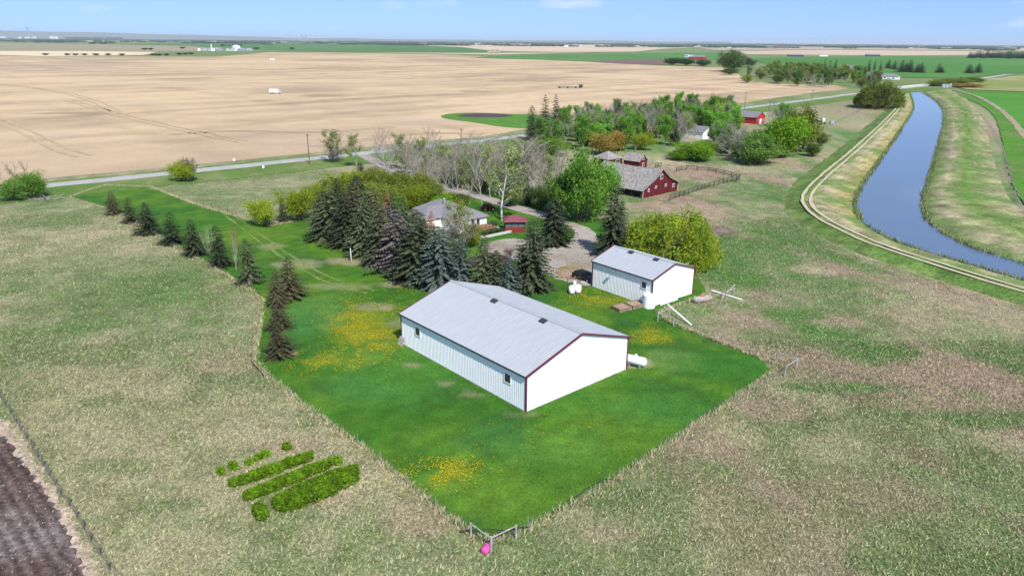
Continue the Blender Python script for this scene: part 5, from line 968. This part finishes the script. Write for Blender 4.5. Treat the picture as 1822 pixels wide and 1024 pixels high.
for k, px in enumerate((92, 96, 101)):
    o = empty('grain_bin', G(px, 69.6), 0, 'big white grain bin at the far left horizon', 'grain bin', 'grain bins at the far left'); s = H*1.0; d = G(px, 69.6).length/1280; m = MB(); m.tube([(0, 0, 0), (0, 0, 3.2*d)], 2.4*d, 12); m.build('bin_wall', M['gwhite'], o); m = MB(); m.tube([(0, 0, 3.2*d), (0, 0, 4.6*d)], [2.45*d, .1], 12); m.build('cap', M['silver'], o)
for k, (px, py, w_) in enumerate([(2, 68.5, 14), (8, 68.3, 9), (36, 69, 5), (50, 69.3, 7), (62, 69, 6)]): d = G(px, py).length/1280; far(px, py, w_*d*.5, w_*d, 1.8*d, 3*d, 70, 'gwhite', 'tin', 'white farm building on the far left horizon', 'white buildings on the left horizon')
for k, (px, py, w_) in enumerate([(872, 92.5, 5), (880, 92.2, 6), (888, 92, 6), (1010, 83.5, 7), (930, 82, 6), (1034, 83, 5)]): d = G(px, py).length/1280; far(px, py, w_*d*.5, w_*d, 1.6*d, 2.8*d, 65, 'gwhite', 'maroonroof' if k < 3 else 'tin', 'tiny farm building on the far field below the horizon', 'tiny far farm buildings')
for k, (px, hh, w_) in enumerate([(521, 3, 1.4), (533, 4.5, 1.6), (537.5, 7, 1.8), (541, 5, 1.6), (544.5, 8, 1.8), (548, 4, 1.4)]):
    y0 = 73+(px-911)*.0075+3; g = G(px, y0); d = g.length/1280; o = empty('city_tower', g, R(20*k), 'faint blue grey tower of the far city skyline', 'tower', 'towers of the far city'); m = MB(); m.box(-w_*d/2, w_*d/2, -w_*d/2, w_*d/2, 0, (hh+2.5)*d); m.build('shaft', M['bluegrey'], o); m = MB(); m.box(-w_*d/4, w_*d/4, -w_*d/4, w_*d/4, (hh+2.5)*d, (hh+3.2)*d); m.build('roof_house', M['bluegrey'], o)
o = empty('water_tower', G(52, 69), 0, 'small dark water tower on the left horizon', 'tower'); d = G(52, 69).length/1280; m = MB(); m.tube([(0, 0, 0), (0, 0, 16*d)], .5*d, 6); m.build('shaft', M['bluegrey'], o); m = MB(); m.tube([(0, 0, 12*d), (0, 0, 15*d), (0, 0, 17*d)], [2*d, 2.2*d, .3*d], 10); m.build('tank', M['bluegrey'], o)
# small bridge over the canal
g1, g2 = G(1598, 158), G(1664, 151); d_ = g2-g1; o = empty('canal_bridge', g1, math.atan2(d_.y, d_.x), 'small concrete road bridge over the far end of the canal', 'bridge'); m = MB(); m.box(0, d_.length, -4, 4, .2, .8); m.build('bridge_deck', M['concrete'], o)
for y in (-4.1, 4.1): m = MB(); m.box(0, d_.length, y-.1, y+.1, .81, 1.5); m.build('parapet', M['concrete'], o)
for k, (px, py) in enumerate([(1678, 156), (1684, 156), (1690, 155)]): m = MB(); m.tube([(0, 0, 0), (0, 0, 2.6)], 1.5, 12); m.tube([(0, 0, 2.6), (0, 0, 3.4)], [1.5, .2], 12); o = m.build('feed_bin', M['silver']); o.location = G(px, py); tag(o, 'silver bin at the far road right of the canal', 'bin', 'silver bins by the far road')
# far hills along the horizon at the left
hv = []; hf = []; r = np.random.RandomState(3); n = 90
for k in range(n):
    px = -300+k*18; hz = 73+(px-911)*.0075; g = G(px, hz+2.2); d = g.length; e = (9*np.clip((700-px)/800, 0, 1)+2)*(.6+.6*vn(np.array([px*1.]), np.array([0.]), 90, 3)[0])+1.5
    for q, hh in ((1, -5), (1.1, e*d/1280*1.05), (1.25, e*d/1280*.9), (1.4, -5)): hv.append((g.x*q, g.y*q, hh))
for k in range(n-1):
    for q in range(3): a = k*4+q; hf.append((a, a+4, a+5, a+1))
hv = np.array(hv); tag(link('hills', npmesh('hills', hv, np.array(hf), M['field'], np.tile(np.array((.15, .17, .10)), (len(hv), 1)))), kind='structure')
# ---------------------------------------------------------------- grass tufts and dandelions
r = np.random.RandomState(7)
def sample(n, ymin, ymax, wd=.78):
    y = np.sqrt(r.uniform(ymin**2, ymax**2, n)); x = r.uniform(-1, 1, n)*y*wd; return x, y
def blades(name, x, y, c, ln, wd_, tilt=(.25, 1.0)):
    n = len(x); a = r.uniform(0, 2*math.pi, n)*.6+.5; el = r.uniform(tilt[0], tilt[1], n); a = np.where(r.rand(n) < .5, a, r.uniform(0, 6.28, n))
    d = np.stack([np.cos(a)*np.cos(el), np.sin(a)*np.cos(el), np.sin(el)], 1); L_ = (ln*r.uniform(.5, 1.5, n))[:, None]; s = np.stack([-np.sin(a), np.cos(a), np.zeros(n)], 1)*(wd_*r.uniform(.6, 1.4, n))[:, None]
    B = np.stack([x, y, np.full(n, .03)], 1); V = np.empty((n, 4, 3)); V[:, 0] = B-s*.5; V[:, 1] = B+s*.5; V[:, 2] = B+d*L_*.6+s*.35+np.array((0, 0, .02)); V[:, 3] = B+d*L_
    return npmesh(name, V.reshape(-1, 3), np.arange(n*4).reshape(n, 4), LEAF['blade'], np.repeat(c, 4, 0))
LEAF['blade'] = foliage_mat('grass_blade', (1, 1, 1), .15, 0)
EXC = [LAWN, Gs(PLOUGH_PX), Gs([(x, y-9) for x, y in ROAD_PX[:8]]+[(x, y+12) for x, y in reversed(ROAD_PX[:8])]), [G(*q[3]) for q in ROWS]+[G(2000, 300), G(1600, 150)], Gs(STUB_PX)]
xs, ys = [], []
for n, y0, y1 in ((330000, 40, 90), (260000, 90, 160), (80000, 160, 240)): a, b = sample(n, y0, y1, .95); xs.append(a); ys.append(b)
x = np.concatenate(xs); y = np.concatenate(ys); keep = np.ones(len(x), bool)
for P in EXC: keep &= ~inpoly(x, y, P)
x, y = x[keep], y[keep]; c = groundcol(x, y); k1 = r.rand(len(x)); c = np.where((k1 < .42)[:, None], c*.52+np.array((.52, .46, .285))*.48, c*.95)*r.uniform(.55, 1.5, len(x))[:, None]
tag(link('pasture_grass', blades('pasture_grass', x, y, c, (.26*(1+y/400)), .065*(1+y/300), (.06, .6))), kind='stuff')
sx, sy = [], []
g0, g1 = G(-40, 720), G(170, 1040)
u = r.uniform(0, 1, (9000, 2)); sx = min(g0.x, g1.x)-8+u[:, 0]*(abs(g0.x-g1.x)+12); sy = g1.y-2+u[:, 1]*(g0.y-g1.y+6); kk = inpoly(sx, sy, Gs(PLOUGH_PX)); sx, sy = sx[kk], sy[kk]
c = np.array((.36, .29, .24))*r.uniform(.4, 1.3, len(sx))[:, None]; c[r.rand(len(sx)) < .55] = (.07, .05, .045)
tag(link('crop_residue', blades('crop_residue', sx, sy, c, .22, .09, (0, .5))), kind='stuff')
# taller dry grass along the lawn edges
ex, ey = [], []
for i0 in range(len(LAWN)):
    a, b = LAWN[i0], LAWN[(i0+1) % len(LAWN)]
    if 22 <= i0 <= 33: continue
    k = int((b-a).length*55); t = r.rand(k); ex.append(a.x+(b.x-a.x)*t+r.normal(0, .22, k)); ey.append(a.y+(b.y-a.y)*t+r.normal(0, .22, k))
ex = np.concatenate(ex); ey = np.concatenate(ey); c = np.array((.50, .42, .26))*r.uniform(.6, 1.3, len(ex))[:, None]; c[r.rand(len(ex)) < .25] = (.13, .22, .05)
tag(link('edge_grass', blades('edge_grass', ex, ey, c, .42, .07, (.5, 1.3))), kind='stuff')
# short lawn blades
lx, ly = sample(130000, 44, 140, .5); kk = inpoly(lx, ly, LAWN); lx, ly = lx[kk], ly[kk]; c = lawncol(lx, ly)*r.uniform(.7, 1.4, len(lx))[:, None]
me = blades('lawn_grass', lx, ly, c, .16, .07, (.3, 1.2)); tag(link('lawn_grass', me), kind='stuff')
# dandelions
dx, dy = [], []
for px, py, hw, hh, n in [(625, 568, 40, 30, 1500), (665, 595, 45, 22, 1100), (690, 548, 55, 10, 500), (600, 640, 55, 16, 700), (660, 625, 40, 14, 500), (800, 835, 42, 18, 420), (740, 850, 60, 25, 250), (1070, 535, 45, 14, 900), (1040, 522, 30, 8, 300), (1155, 590, 30, 12, 350), (1165, 605, 30, 8, 250), (560, 655, 40, 8, 200), (940, 760, 140, 60, 200), (700, 520, 60, 10, 200)]:
    q = r.normal(0, .75, (int(n*2.6), 2)); 
    for u, v in q:
        g = G(px+u*hw, py+v*hh); dx.append(g.x); dy.append(g.y)
dx = np.array(dx); dy = np.array(dy); f = fbm(dx, dy, 1.6, 71, 3) > .46; dx, dy = dx[f], dy[f]; n = len(dx); z = r.uniform(.1, .2, n); s = r.uniform(.03, .065, n)
Pq = np.stack([dx, dy, z], 1); a = r.uniform(0, 6.28, n); U = np.stack([np.cos(a)*s, np.sin(a)*s, r.uniform(-.4, .2, n)*s], 1); V_ = np.stack([-np.sin(a)*s, np.cos(a)*s, r.uniform(-.4, .2, n)*s], 1)
tag(link('dandelions', quads_mesh('dandelions', Pq, U, V_, np.array((.56, .43, .012))*r.uniform(.8, 1.2, (n, 1)), LEAF['blade'])), kind='stuff')
# reeds and weeds along the waterline
wx, wy = [], []
for ln, dn in ((wl, 30), (wr, 30)):
    for a, b in zip(ln, ln[1:]):
        k = int((b-a).length*dn*(1 if a.y < 350 else .3)); t = r.rand(k); wx.append(a.x+(b.x-a.x)*t+r.normal(0, .35, k)); wy.append(a.y+(b.y-a.y)*t+r.normal(0, .35, k))
wx = np.concatenate(wx); wy = np.concatenate(wy); kk = vn(wx, wy, 2.2, 3)+r.normal(0, .15, len(wx)) > .35; wx, wy = wx[kk], wy[kk]
c = np.array((.10, .17, .035))*r.uniform(.5, 1.4, len(wx))[:, None]; c[r.rand(len(wx)) < .3] = (.38, .32, .18)
tag(link('bank_reeds', blades('bank_reeds', wx, wy, c, .8, .12, (.5, 1.4))), kind='stuff')
# ---------------------------------------------------------------- haze
HAZE = True
if HAZE:
    m = MB(); m.box(-50000, 50000, -400, 62000, -6, 260); hm = bpy.data.materials.new('haze'); hm.use_nodes = True; ht = hm.node_tree; ht.nodes.remove(ht.nodes['Principled BSDF']); pvn = ht.nodes.new('ShaderNodeVolumePrincipled'); pvn.inputs['Color'].default_value = (.80, .90, 1, 1); pvn.inputs['Density'].default_value = 3.2e-5; pvn.inputs['Anisotropy'].default_value = 0.0
    ht.links.new(pvn.outputs[0], ht.nodes['Material Output'].inputs['Volume']); tag(m.build('haze', hm), kind='stuff')
